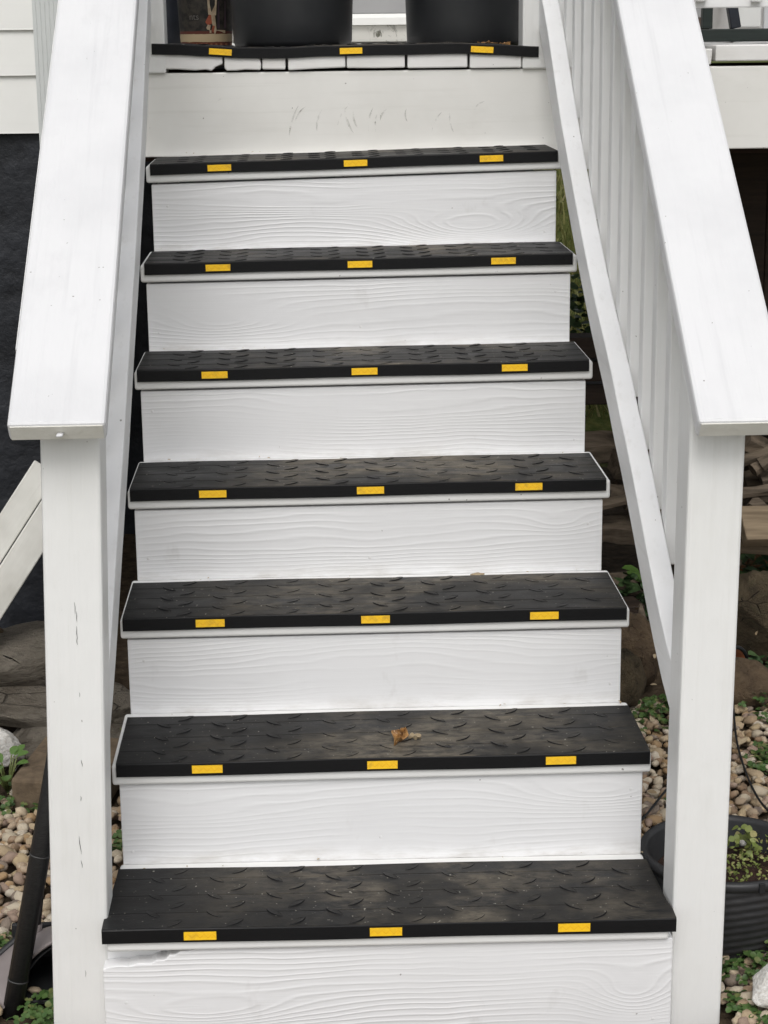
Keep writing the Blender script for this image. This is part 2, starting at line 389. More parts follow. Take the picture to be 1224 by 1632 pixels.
def dirty_white():
    t = NT('mildewed_white_trim'); v = t.coords(False)
    a = t.noise(v, 18, 5, .7, 1.2); c = t.noise(v, 6, 2, .5)
    f = t.math('MULTIPLY', t.ramp(a, .52, .60), t.ramp(c, .45, .6))
    return t.fin(t.mix(f, (.66, .65, .60), (.10, .10, .07)), .6, t.bump(a, .3, .003))
DIRTY = dirty_white()
house()

# ------------------------------------------------------------------ the deck
RUN, RISE = .2439, .1861
def deck():
    d = empty('deck', (.8, 1.72, 0))
    tag(d, 'white painted wooden deck with a wide fascia board at the top of the steps', 'deck')
    b = MB(); b.box(-.60, 3.2, 1.720, 1.758, 1.322, 1.5130); f = par(b.build('fascia', M['fascia'], bevel=.003), d)
    # boot scuffs: flat marks on the paint
    rnd = random.Random(3)
    t = NT('scuff_mark'); v = t.coords(); n_ = t.noise(v, 60, 3, .6)
    t.fin((.48, .46, .42), .7); t.p.inputs['Alpha'].default_value = 1; t.set(t.p.inputs['Alpha'], t.ramp(n_, .42, .75, 0, .55))
    for (x, z, L, a, w_) in [(-.135,1.400,.075,72,.004),(-.120,1.415,.045,55,.003),(-.075,1.402,.05,75,.004),(-.02,1.412,.05,60,.003),(-.005,1.398,.06,110,.005),(.01,1.402,.045,105,.004),(.045,1.402,.055,78,.004),(.06,1.398,.05,82,.003),(.075,1.412,.03,60,.004),(.20,1.395,.05,62,.003),(.235,1.395,.055,100,.003),(.30,1.43,.03,40,.003),(-.30,1.45,.03,20,.003),(.13,1.41,.03,95,.003)]:
        b = MB(); c_, s_ = math.cos(R(a)), math.sin(R(a)); n = 7; vs_ = []
        for i in range(n):
            u_ = i/(n-1); l = (u_-.5)*L; bow = .004*(1-4*(u_-.5)**2); wd = w_*(1-(2*u_-1)**2)*.5+.0003
            cx, cz = x + l*c_ - bow*s_, z + l*s_ + bow*c_
            vs_ += [(cx - s_*wd, 1.7194, cz + c_*wd), (cx + s_*wd, 1.7194, cz - c_*wd)]
        b.add(vs_, [(2*i, 2*i+1, 2*i+3, 2*i+2) for i in range(n-1)])
        o = par(b.build('scuff_mark', t.m), d); o.parent = f; o.matrix_parent_inverse = Matrix.Translation(d.location).inverted() @ Matrix.Translation(d.location)
        o.matrix_parent_inverse = (f.matrix_parent_inverse @ Matrix()).inverted() if False else Matrix()
    # deck boards run away from the viewer; their painted ends show above the fascia
    def dboard(outline, y0=1.7125, name='deck_board', y1=3.27):
        b = MB(); b.prism(outline, y0, y1); return par(b.build(name, M['deckend'], bevel=.003), d)
    T = 1.5655
    def rect(x0, x1, z0, z1, dz=0): return [(x0, z0+dz), (x1, z0), (x1, z1), (x0, z1)]
    dboard([(-.443,1.529),(-.437,1.522),(-.40,1.5215),(-.36,1.5185),(-.335,1.520),(-.322,1.517),(-.312,1.526),(-.296,1.532),(-.2965,T+.003),(-.443,T+.004)])
    dboard([(-.292,1.522),(-.286,1.517),(-.262,1.517),(-.245,1.519),(-.2085,1.5175),(-.207,1.53),(-.2095,1.545),(-.2065,T),(-.292,T)])
    dboard([(-.2045,1.519),(-.151,1.518),(-.150,T-.001),(-.2045,T-.001)])
    dboard([(-.145,1.516),(-.08,1.519),(-.012,1.521),(-.012,T-.002),(-.145,T-.002)])
    dboard([(-.009,1.5195),(.06,1.5185),(.126,1.519),(.126,T-.003),(-.009,T-.003)])
    dboard(rect(.132, .2715, 1.5175, T-.005))
    dboard(rect(.277, .3975, 1.5155, T-.006))
    for i in range(1, 2):    # beyond the posts
        dboard(rect(-.443-.143*i, -.447-.143*(i-1), 1.524, T))
    dboard(rect(.4895, .56, 1.523, T-.002)); dboard(rect(.563, .703, 1.521, T-.002)); dboard([(.706,1.522),(.842,1.517),(.845,1.553),(.706,1.556)])
    for i in range(16): dboard(rect(.852+.145*i, .994+.145*i, 1.5245+.003*math.sin(i*2.1), 1.5615+.003*math.sin(i*2.1)))
    # joists under the deck
    for i in range(8):
        x = -.6 + i*.5
        b = MB(); b.box(x-.019, x+.019, 1.7585, 1.8995, 1.335, 1.5125); par(b.build('joist', M['deckbrown'], bevel=.002), d)
    b = MB(); b.box(-.60, 3.2, 1.90, 1.938, 1.30, 1.5165); par(b.build('ledger', M['deckbrown'], bevel=.002), d)
    # posts at the stair opening
    for x0, x1 in ((-.5145, -.4265), (.3995, .4875)):
        b = MB(); b.box(x0, x1, 1.711, 1.80, 1.5125, 2.62); o = b.build('post', M['deckpost'], bevel=.004); par(o, d)
    # deck railing to the right of the steps
    b = MB(); b.box(.4885, 3.1, 1.752, 1.790, 1.6455, 1.735); par(b.build('lower_rail', M['white'], bevel=.003), d)
    b = MB(); b.box(.4885, 3.1, 1.752, 1.790, 2.43, 2.52); par(b.build('upper_rail', M['white'], bevel=.003), d)
    b = MB(); b.box(.4885, 3.1, 1.70, 1.84, 2.5205, 2.5585); par(b.build('rail_cap', M['cap'], bevel=.003), d)
    for i in range(20):
        x = .5615 + i*.1295
        b = MB(); b.box(x-.012, x+.012, 1.727, 1.7515, 1.659+.003*math.sin(i*3.3), 2.50); par(b.build('baluster', M['baluster'], bevel=.003), d)
    for x in (1.6, 3.14):
        b = MB(); b.box(x-.0445, x+.0445, 1.7905, 1.8795, -.05, 1.512); par(b.build('support_post', M['deckbrown'], bevel=.004), d)
    return d
deck()

# ------------------------------------------------------------------ the staircase
TR = []   # (left z, right z) of each mat's top front edge, from the bottom step up
for zl, zr in ((.214,.206),(.400,.398),(.583,.582),(.763,.765),(.949,.954),(1.134,1.141),(1.323,1.341)): TR.append((zl, zr))
KN = [[(-.30,.075,.16,.030,.055),(.40,.085,.07,.04,.05)], [(.37,.11,.13,.03,.045),(-.36,.09,.18,.02,.02)], [(.10,.12,.35,.04,-.03),(-.3,.04,.2,.03,.02)],
      [(.36,.10,.06,.022,.02),(-.1,.06,.4,.03,.02)], [(.05,.09,.30,.03,.03),(-.35,.03,.15,.03,-.02)], [(-.30,.065,.12,.035,.045),(.2,.10,.4,.04,-.03)], [(.26,.045,.16,.042,.085),(-.12,.10,.25,.02,.03)]]
def staircase():
    s = empty('staircase', (0, .1, 0))
    tag(s, 'white painted wooden staircase of seven treads and closed risers up to the deck', 'staircase')
    for k in range(7):
        zl, zr = TR[k]; y = k*RUN; zc = (zl+zr)/2; ti = math.atan2(zr-zl, .914)
        # tread board under the mat
        hw0, hw1 = ((.4575, .4535) if k == 0 else (.4635, .4635))
        b = MB(); dep = .2535
        b.box(-hw0, hw1, .0045, .0045+dep, -.0415, -.0045)
        o = b.build('tread', M['tread'], bevel=.005, seg=3); o.location = (0, y, zc); o.rotation_euler = (0, -ti, 0); par(o, s)
        # riser below its front
        zb = -.02 if k == 0 else TR[k-1][0] - .0065; zbr = -.02 if k == 0 else TR[k-1][1] - .0065
        ztl, ztr = zl - .0425 - .003*(k > 1), zr - .0425 - .003*(k > 1)
        xl, xr = -.4525, .4505
        if k == 0: xl, xr = -.4665, .4615
        b = MB(); yb = .0125
        if k == 0:
            prof = [(xl, zb), (xr, zb), (xr, ztr), (-.30, ztl-.0015), (-.318, ztl-.0015), (-.328, ztl-.0045), (-.340, ztl-.0042), (-.350, ztl-.0115), (-.358, ztl-.0105), (-.366, ztl-.0195), (-.380, ztl-.0200), (-.388, ztl-.0245), (-.41, ztl-.0240), (-.425, ztl-.0285), (-.440, ztl-.0270), (xl+.006, ztl-.030), (xl, ztl-.033)]
        else:
            prof = [(xl, zb), (xr, zbr), (xr, ztr), (xl, ztl)]
        prof = [(px, pz - zb) for px, pz in prof]
        b.prism(prof, 0, .030)
        o = b.build('riser', riser_mat(k, KN[k], random.uniform(-.02, .02), (.0105, .0125, .009, .011, .010, .012, .0105)[k]), bevel=.002); o.location = (0, y + yb, zb); par(o, s)
        rr = random.Random(k+90)
        for nx in ((-.43, .0, .425) if k % 2 else (-.425, .43)):
            zz = (.035 if nx in (-.43, .0, .43) else .105) + rr.uniform(-.012, .012); nx += rr.uniform(-.008, .008)
            b = MB(); b.lathe([(.0034, .0), (.0030, .0002), (.002, .0004), (.0006, .0005)], 10); q = b.build('nail_head', o.data.materials[0], smooth=True)
            q.matrix_world = Matrix.Translation((nx, y + yb + .0002, zb + zz)) @ Matrix.Rotation(R(90), 4, 'X')
            q.parent = o; q.matrix_parent_inverse = Matrix.Translation(Vector((0, y + yb, zb))).inverted()
    # saw-tooth stringers carry the treads from behind the risers
    for x in (-.446, -.019, .408):
        poly = [(.046, -.02)]
        for k in range(7):
            z = min(TR[k]) - .048
            poly += [(k*RUN + .046, z), (k*RUN + RUN + .044, z)]
        poly += [(7*RUN + .008, 1.15), (7*RUN+.008, 1.02), (.40, -.02)]
        b = MB(); b.prism(poly, x, x+.038, 'x'); par(b.build('stringer', M['white'], bevel=.002), s)
    b = MB(); b.box(-.4635, -.375, .0432, .0455, .02, .1625); par(b.build('backing_board', M['white']), s)
    b = MB(); b.box(-.404, -.34, .046, .084, -.02, .155); par(b.build('blocking', M['white'], bevel=.002), s)
    return s
staircase()

# ------------------------------------------------------------------ stair railings
def warp(keys, n=24):
    out = []
    for i in range(n+1):
        y = keys[0][1] + (keys[-1][1]-keys[0][1])*i/n
        j = max(k for k in range(len(keys)-1) if keys[k][1] <= y+1e-6)
        p0, p1, p2, p3 = [Vector(keys[min(max(q, 0), len(keys)-1)]) for q in (j-1, j, j+1, j+2)]
        t_ = (y-p1.y)/(p2.y-p1.y)
        p = .5*((2*p1) + (p2-p0)*t_ + (2*p0-5*p1+4*p2-p3)*t_*t_ + (3*p1-p0-3*p2+p3)*t_**3)
        out.append((p.x, y, p.z))
    return out
LOWR = {1: warp([(.476,.13,.575),(.463,.66,.915),(.454,.985,1.125),(.445,1.35,1.395),(.436,1.70,1.69)]),
        -1: warp([(-.462,.13,.50),(-.460,.69,.868),(-.459,1.097,1.176),(-.457,1.363,1.415),(-.455,1.70,1.715)])}
def rail_at(side, y):
    p = LOWR[side]
    for a, b in zip(p, p[1:]):
        if y <= b[1]:
            t_ = (y-a[1])/(b[1]-a[1]); return a[0]+(b[0]-a[0])*t_, a[2]+(b[2]-a[2])*t_
    return p[-1][0], p[-1][2]
def railing(side):
    left = side < 0
    if left:
        r_ = empty('stair_railing', (-.51, .085, 0)); tag(r_, 'white wooden stair railing on the left with a broad sloping cap board', 'railing', 'stair railings')
        pb, pt, sl_, z0, xa, xb = (-.5115, .085, -.02), (-.4745, .085, 1.083), .70, 1.048, -.56, -.415
        p_w = .091; li0, li1 = (-.462, .13, .49), (-.462, 1.705, 1.623)
        bal_x, rail_x = -.524, -.481
    else:
        r_ = empty('stair_railing', (.51, .085, 0)); tag(r_, 'white wooden stair railing on the right with a row of close balusters', 'railing', 'stair railings')
        pb, pt, sl_, z0, xa, xb = (.5075, .085, -.02), (.5145, .085, 1.0715), .75, 1.032, .469, .613
        p_w = .087; li0, li1 = (.476, .13, .56), (.457, 1.705, 1.533)
        bal_x, rail_x = .531, .49
    po = board('post', pb, pt, p_w, .089, M['post'], r_, (1, 0, 0), .005)
    mx = max(v.co.x for v in po.data.vertices)
    for v in po.data.vertices:              # its head is cut to the slope of the cap
        if v.co.x > mx - .001: v.co.x += sl_*v.co.z
    # sloping cap, cut square at its lower end
    th = .036; y0, y1 = -.03, 1.695; cx = (xa+xb)/2; nrm = Vector((0, -sl_, 1)).normalized()
    a = Vector((cx, y0, z0)) - nrm*th/2; c = Vector((cx, y1, z0 + sl_*(y1-y0))) - nrm*th/2
    cp = board('rail_cap', a, c, abs(xb-xa), th, M['cap'], r_, (1, 0, 0), .006)
    # bare, weathered end grain of the cap
    b = MB(); hw, ht = abs(xb-xa)/2-.004, th/2-.004
    b.box(-.0012, .001, -hw, hw, -ht, ht)
    eg = b.build('end_grain', M['endgrain'], bevel=.001); eg.matrix_world = cp.matrix_world.copy()
    x_ = (c-a).normalized(); y_ = Vector((1,0,0)); z_ = x_.cross(y_); mw = Matrix((x_, y_, z_)).transposed().to_4x4(); mw.translation = a
    eg.matrix_world = mw; par(eg, r_)
    cp.name = 'rail_cap'
    # top rail under the cap and lower rail near the treads, both on edge
    off = nrm*(th+.046)
    sx = -1 if left else 1
    rail_x = sx*(.578 if not left else .55)
    u0 = Vector((rail_x, .132, z0 + sl_*(.132-y0))) - off; u1 = Vector((rail_x, 1.705, z0 + sl_*(1.705-y0))) - off
    board('upper_rail', u0, u1, .038, .089, M['white'], r_, (1, 0, 0), .003)
    pts = LOWR[side]; b = MB(); n = len(pts); hgt = .082
    for i, (x, y, z) in enumerate(pts):
        y_a, z_a = pts[max(0, i-1)][1:]; y_b, z_b = pts[min(n-1, i+1)][1:]
        q = Vector((0, -(z_b-z_a), y_b-y_a)).normalized()*hgt
        for (dx, dd) in ((0, 0), (sx*.038, 0), (sx*.038, 1), (0, 1)):
            b.v.append((x+dx, y-q.y*dd, z-q.z*dd))
    for i in range(n-1):
        for k_ in range(4): b.f.append((4*i+k_, 4*i+(k_+1) % 4, 4*i+4+(k_+1) % 4, 4*i+4+k_))
    b.f += [(0, 1, 2, 3), (4*n-1, 4*n-2, 4*n-3, 4*n-4)]
    par(b.build('lower_rail', M['rail'], bevel=.003), r_)
    # balusters nailed to the outer faces of the rails
    rnd = random.Random(11 if left else 5)
    n = 14
    for i in range(n):
        y = .205 + i*.1133
        lx, lz = rail_at(side, y)
        bx_ = lx + sx*(.0385+.0195)
        zb, zt = lz - .082 + rnd.uniform(-.008, .008), z0 + sl_*(y-.019-y0) - th*1.27 - .004
        b = board('baluster', (bx_, y, zb), (bx_ + rnd.uniform(-.002, .002), y, zt), .038, .038, M['baluster'], r_, (1, 0, 0), .003)
    return r_, po
rl, postl = railing(-1)
rr_, postr = railing(1)
# drying cracks down the left post
def crack_on(z, x, L, w_):
    t_ = (z+.02)/1.078; cx = -.5115 + .037*t_
    b = MB(); n = 6; vs_ = []
    for i in range(n):
        u_ = i/(n-1); wd = .36*w_*(1-abs(2*u_-1)**1.5)+.0001; xx = cx + x + .0005*math.sin(u_*5+z*40) - .05*(u_-.5)*L
        vs_ += [(xx-wd, .0398, z+(u_-.5)*L), (xx+wd, .0398, z+(u_-.5)*L)]
    b.add(vs_, [(2*i, 2*i+1, 2*i+3, 2*i+2) for i in range(n-1)])
    par(b.build('crack', M['crack']), rl)
for z, x, L, w_ in ((.742,.002,.020,.0009),(.728,.0045,.018,.001),(.702,.0045,.022,.0010),(.688,.0045,.012,.0009),(.485,.0085,.012,.0012),(.425,.006,.009,.0010),(.345,.0035,.032,.0012),(.312,.0055,.014,.0011),(.118,.0085,.012,.0006),(.60,.0068,.008,.0006)): crack_on(z, x, L, w_)
# the pale nail stub in the left cap's end
b = MB(); b.box(-.4865, -.4775, -.0405, -.02, 1.0305, 1.0335); par(b.build('nail_head', M['cap'], smooth=True), rl)

# ------------------------------------------------------------------ rubber tread mats
def cleat_mesh():
    b = MB(); n = 7; L, Wd, H = .039, .0070, .0016; ring = []; top = []
    for sgn in (1, -1):
        for i in range(n):
            u_ = i/n if sgn > 0 else 1 - i/n
            x = (u_-.5)*L; yv = sgn*Wd*(1-(2*u_-1)**2)
            ring.append((x, yv, -.0006)); top.append((x*.94, yv*.80, H*(1-.75*(2*u_-1)**4)))
    k = len(ring); b.add(ring + top, [(i, (i+1) % k, k+(i+1) % k, k+i) for i in range(k)] + [tuple(range(k, 2*k))])
    return b.mesh('cleat', M['rubber'])
CLEAT = cleat_mesh()
b = MB(); b.box(-.026, .026, -.0016, .0006, -.0068, .0068); REFL = b.mesh('reflector', M['refl'])
def mat_thing(k, label, hwl, hwr, depth=.229, notch=False, zf=None):
    zl, zr = TR[k] if k < 7 else (1.5735, 1.5625)
    y = k*RUN; zc = (zl+zr)/2; ti = math.atan2(zr-zl, .914)
    o = empty('tread_mat', (0, y, zc)); o.rotation_euler = (0, -ti, 0)
    tag(o, label, 'stair mat', 'rubber mats on the steps')
    lip = .0245
    prof = [(.0, -lip), (.0, -.0025), (.0012, -.0008), (.0035, 0)]
    ys_ = [.034, .0355] if notch else [.034]
    prof += [(v, 0) for v in ys_]
    for g in (.0545, .1185, .1830):
        prof += [(g-.003, 0), (g-.0015, -.0006), (g+.0015, -.0006), (g+.003, 0)]
    prof += [(depth-.003, 0), (depth, -.0015), (depth, -.0040), (.0040, -.0040), (.0040, -lip)]
    NX = 40; b = MB(); rn = random.Random(k+40); P = len(prof)
    for i in range(NX+1):
        t_ = i/NX
        for (yy, zz) in prof:
            a_, c_ = hwl, hwr
            if notch and yy > .0345:
                a_, c_ = (hwl-.006, hwr-.0095) if k == 0 else (hwl-.030, hwr-.040)
                wob = .0012*math.sin(yy*70+k)
                a_ += wob; c_ -= wob
            x = -a_ + (a_+c_)*t_
            dz = zf(x) if zf else .0006*math.sin(x*13+k*2.0)
            dyy = .0012*math.sin(x*9+k*1.7) if yy > .2 else .0
            b.v.append((x, yy+dyy, zz+dz))
    for i in range(NX):
        for j in range(P):
            b.f.append((i*P+j, i*P+(j+1) % P, (i+1)*P+(j+1) % P, (i+1)*P+j))
    b.f += [tuple(range(P)), tuple(range((NX+1)*P-1, NX*P-1, -1))]
    b.build('sheet', M['rubber'], o)
    for j in range(7):
        yy = .018 + j*.0322
        for i in range(10):
            x = -.435 + .0985*(i + (.5 if j % 2 else 0)) + (-.012 if j % 2 == 0 else .0)
            if x > hwr-.028 or x < -hwl+.028 or yy > depth - .012: continue
            if notch and k == 7 and abs(x) > .36 and yy > .03: continue
            c = link('cleat', CLEAT, o, (x + rn.uniform(-.001, .001), yy, (zf(x) if zf else 0)))
            c.rotation_euler = (0, 0, R(44 if j % 2 == 0 else -44) + rn.uniform(-.04, .04))
    for xx in (-.303, -.002, .303):
        x = xx + (-.004 if k == 0 else .002) + rn.uniform(-.002, .002)
        e_ = link('reflector', REFL, o, (x, -.0004, -.0128 + (zf(x) if zf else 0)))
        if zf: e_.rotation_euler = (0, -math.atan2(zf(x+.02)-zf(x-.02), .04), 0)
    return o
LB = ['black rubber stair mat on the bottom step, between the two front posts',
      'black rubber stair mat with a dry brown leaf on it, second step up',
      'black rubber stair mat on the third step from the bottom',
      'black rubber stair mat on the fourth step, the middle one of the seven treads',
      'black rubber stair mat on the fifth step from the bottom',
      'black rubber stair mat on the sixth step from the bottom',
      'tilted black rubber stair mat on the seventh step, just below the pale fascia board',
      'sagging black rubber mat on the deck edge, in front of the black pots']
HW = [(.464,.464),(.4555,.4605),(.4585,.4575),(.4585,.455),(.4575,.455),(.4545,.4535),(.4535,.4515)]
for k in range(7): mat_thing(k, LB[k], *HW[k], notch=(k == 0))
def sag(x):
    pts = [(-.46,.0),(-.40,-.001),(-.33,-.0045),(-.25,-.0085),(-.17,-.009),(-.05,-.004),(.1,-.001),(.25,.002),(.33,-.001),(.44,-.006)]
    for (x0, z0), (x1, z1) in zip(pts, pts[1:]):
        if x <= x1:
            t_ = max(0, (x-x0)/(x1-x0)); t_ = t_*t_*(3-2*t_); return z0+(z1-z0)*t_
    return pts[-1][1]
mat_thing(7, LB[7], .4575, .4370, notch=True, zf=lambda x: sag(x)+.0065)

# ------------------------------------------------------------------ pots and things on the deck
def lathe_pot(name, x, y, z, r0, r1, h, mat, label, rimw=.012):
    o = empty(name, (x, y, z)); tag(o, label, 'plant pot', 'pots on the deck')
    b = MB(); b.lathe([(r0-.012, 0), (r0-.004, .004), (r0, .014)] + [(r0+(r1-r0)*i/8, .014+(h-.014)*i/8) for i in range(1, 9)] + [(r1-.006, h), (r1-.008, h-.03), (r0-.01, .03), (0.001, .03)], 64)
    b.build('body', mat, o, smooth=True)
    b = MB(); b.lathe([(r1-.004, h-.03), (r1+rimw, h-.028), (r1+rimw, h), (r1-.007, h+.002), (r1-.007, h-.01)], 64, close=False); b.build('rim', mat, o, smooth=True)
    b = MB(); b.lathe([(r1-.012, h-.05), (.06, h-.045), (.001, h-.04)], 32, close=False); b.build('soil', M['soil'], o)
    return o
lathe_pot('plant_pot', -.134, 2.02, 1.566, .146, .158, .36, M['blackplastic'], 'large round black plastic pot on the deck, beside the printed pot')
lathe_pot('plant_pot', .288, 2.02, 1.561, .140, .152, .36, M['blackplastic'], 'large round black plastic pot on the deck, against the right deck post')
def printed_pot():
    o = empty('printed_pot', (-.353, 2.16, 1.568)); tag(o, 'small printed pot in dark brown and cream, left of the black pots', 'plant pot')
    t = NT('printed_tin'); tc = t.n('TexCoord'); v = tc.outputs['Object']; sp = t.n('SeparateXYZ'); t.l(v, sp.inputs[0]); z = sp.outputs[2]; x = sp.outputs[0]
    n_ = t.noise(v, 55, 3, .6)
    zz = t.math('ADD', z, t.math('MULTIPLY', t.math('SUBTRACT', n_, .5), .004))
    col = t.mix(t.math('GREATER_THAN', zz, .012), (.09, .025, .015), (.33, .26, .16))
    col = t.mix(t.math('GREATER_THAN', zz, .031), col, (.08, .022, .014))
    col = t.mix(t.math('GREATER_THAN', zz, .038), col, t.mix(t.ramp(n_, .4, .6), (.012, .011, .010), (.035, .030, .024)))
    dash = t.math('MULTIPLY', t.math('GREATER_THAN', t.math('SINE', t.math('MULTIPLY', x, 520)), .3), t.math('LESS_THAN', z, .008))
    col = t.mix(dash, col, (.22, .10, .05))
    t.fin(col, .6, t.bump(n_, .1, .001), spec=.25)
    b = MB(); b.lathe([(.060, 0), (.064, .003), (.066, .02), (.070, .10), (.074, .20), (.070, .20), (.066, .02), (.001, .02)], 48); b.build('body', t.m, o, smooth=True)
    # the printed picture: cream and rust patches and pale lettering lying on the front
    def patch(poly, mat, d_=.0006, name='printed_patch'):
        bb = MB(); vs_ = []
        for (px, pz) in poly:
            r_ = .066 + (.008*pz/.1*.5) + d_; a = px/ r_; vs_.append((r_*math.sin(a), -r_*math.cos(a), pz))
        bb.add(vs_, [tuple(range(len(vs_)))]); return bb.build(name, mat, o, fixn=False)
    cream = simple('printed_cream', (.36, .29, .20), (.22, .16, .10), .5, 60, .05, .001)
    rust = simple('printed_rust', (.26, .055, .02), (.15, .035, .018), .5, 60, .05, .001)
    plum = simple('printed_plum', (.05, .03, .04), (.035, .025, .03), .5, 60, .05, .001)
    pale = simple('printed_pale', (.11, .10, .09), (.07, .065, .06), .5, 60, .05, .001)
    patch([(.010,.078),(.030,.076),(.034,.125),(.008,.125)], cream)
    patch([(.002,.060),(.012,.078),(.020,.076),(.018,.056),(.008,.052)], rust, .0007)
    patch([(.017,.078),(.027,.078),(.030,.040),(.025,.028),(.019,.056)], cream, .0008)
    patch([(.016,.040),(.021,.052),(.026,.050),(.022,.034)], rust, .0010)
    patch([(.004,.046),(.008,.054),(.015,.052),(.013,.040),(.006,.042)], cream, .0009)
    patch([(.032,.044),(.060,.044),(.060,.110),(.036,.110)], plum, .0005)
    patch([(.012,.034),(.056,.033),(.056,.040),(.030,.041),(.012,.040)], cream, .0007)
    cu_ = bpy.data.curves.new('lettering', 'FONT'); cu_.body = 'nts'; cu_.size = .022; cu_.extrude = .0006; cu_.align_x = 'CENTER'
    to = bpy.data.objects.new('lettering_tmp', cu_); COL.objects.link(to)
    dg = bpy.context.evaluated_depsgraph_get(); me = bpy.data.meshes.new_from_object(to.evaluated_get(dg)); bpy.data.objects.remove(to)
    for vv in me.vertices:
        px, pz, d_ = vv.co.x - .027, vv.co.y + .066, vv.co.z; r_ = .066 + .0004*pz/.01 + .0012 + d_; a = px/r_
        vv.co = (r_*math.sin(a), -r_*math.cos(a), pz)
    me.materials.clear(); me.materials.append(pale); link('lettering', me, o)
    return o
printed_pot()
# a dark rolled mat by the left deck post
o = empty('dark_jar', (-.462, 2.3, 1.568)); tag(o, 'dark glazed jar half hidden behind the left deck post', 'jar')
b = MB(); b.lathe([(.03, 0), (.045, .01), (.05, .08), (.046, .16), (.036, .2), (.036, .22), (.031, .22), (.03, .05), (.001, .03)], 32); b.build('body', M['navy'], o, smooth=True)
b = MB(); b.lathe([(.0355, .205), (.042, .208), (.042, .222), (.034, .224)], 32, close=False); b.build('rim', M['blackplastic'], o, smooth=True)
# dark green frame standing on the deck behind the right railing
def green_frame():
    o = empty('wooden_frame', (1.1, 2.2, 1.562)); tag(o, 'dark green wooden planter frame on the deck behind the right railing', 'planter frame')
    def bx(name, mat, *a): b = MB(); b.box(*a); return par(b.build(name, mat, bevel=.003), o)
    bx('lower_board', M['greenpaint'], .86, 2.2, 2.18, 2.22, 1.5645, 1.5965)
    bx('upright', M['greenpaint'], .918, .944, 2.185, 2.215, 1.597, 2.1)
    bx('upright', M['greenpaint'], 2.1, 2.13, 2.185, 2.215, 1.597, 2.1)
    board('brace', (1.006, 2.20, 1.598), (.965, 2.20, 1.80), .026, .03, M['navy'], o, (1, 0, 0), .003)
    bx('top_board', M['greenpaint'], .86, 2.2, 2.18, 2.22, 2.1005, 2.14)
green_frame()
def white_cabinet():
    o = empty('white_cabinet', (1.19, 2.65, 1.562)); tag(o, 'low white cabinet with a raised panel behind the green frame', 'cabinet')
    def bx(name, mat, *a): b = MB(); b.box(*a); return par(b.build(name, mat, bevel=.003), o)
    bx('carcass', M['deckend'], 1.085, 1.20, 2.60, 2.9, 1.563, 2.0); bx('panel', M['siding'], 1.10, 1.165, 2.588, 2.599, 1.60, 1.96); bx('frame_edge', M['cap'], 1.172, 1.192, 2.583, 2.599, 1.566, 1.99); bx('plinth', M['cap'], 1.085, 1.17, 2.585, 2.599, 1.566, 1.585)
white_cabinet()
o = empty('wall_box', (1.0, 3.0, 1.66)); tag(o, 'small pale grey box hanging behind the green upright', 'box')
b = MB(); b.box(1.008, 1.05, 2.72, 2.78, 1.628, 1.75); par(b.build('body', M['greydoor'], bevel=.003), o)
b = MB(); b.box(1.005, 1.053, 2.717, 2.783, 1.7505, 1.765); par(b.build('lid', M['greydoor'], bevel=.003), o)
o = empty('plank_fence', (1.6, 3.2, 1.56)); tag(o, 'brown vertical plank fence at the back of the deck, right side', 'fence')
for i in range(13):
    x = .66 + i*.15
    b = MB(); b.box(x, x+.144, 3.2, 3.222, 1.5635, 2.35); par(b.build('plank', M['fencewood'], bevel=.003), o)
b = MB(); b.box(.66, 2.6, 3.2225, 3.26, 2.1, 2.19); par(b.build('cross_rail', M['fencewood'], bevel=.003), o)

# ------------------------------------------------------------------ foliage helpers
def leaf_verts(c, nrm, d, L, W_, cup=.25, n=4):
    nrm = nrm.normalized(); d = (d - nrm*d.dot(nrm)).normalized(); s_ = nrm.cross(d); vs_ = []
    out = [(0, 0), (.18, .62), (.5, 1.0), (.82, .70), (1.0, .0), (.82, -.70), (.5, -1.0), (.18, -.62)]
    for (u_, w_) in out: vs_.append(c + d*(u_*L) + s_*(w_*W_*.5) + nrm*(cup*abs(w_)*W_*.5 - cup*.5*L*u_*u_))
    vs_.append(c + d*(.5*L) - nrm*(cup*.12*L))
    return vs_, [(i, (i+1) % 8, 8) for i in range(8)]
def foliage(name, pts, rnd, lmin, lmax, mat, aspect=.9, trif=False, up=.8, stems=True, parent=None):
    b = MB()
    for p in pts:
        p = Vector(p); L = rnd.uniform(lmin, lmax)
        nrm = Vector((rnd.uniform(-1, 1), rnd.uniform(-1, 1)-.25, up*2))
        a0 = rnd.uniform(0, 6.28)
        for q in range(3 if trif else 1):
            a = a0 + q*2.094; d = Vector((math.cos(a), math.sin(a), rnd.uniform(-.1, .2)))
            vs_, fs = leaf_verts(p, nrm, d, L, L*aspect); b.add(vs_, fs)
    return b.build(name, mat, parent, smooth=True, fixn=False)
def scatter(rnd, n, cx, cy, rx, ry, z0, z1):
    out = []
    for _ in range(n):
        a = rnd.uniform(0, 6.28); q = math.sqrt(rnd.random()); e = 1-q*q
        out.append((cx+math.cos(a)*q*rx, cy+math.sin(a)*q*ry, z0 + (z1-z0)*rnd.random()*(.35+.65*e)))
    return out

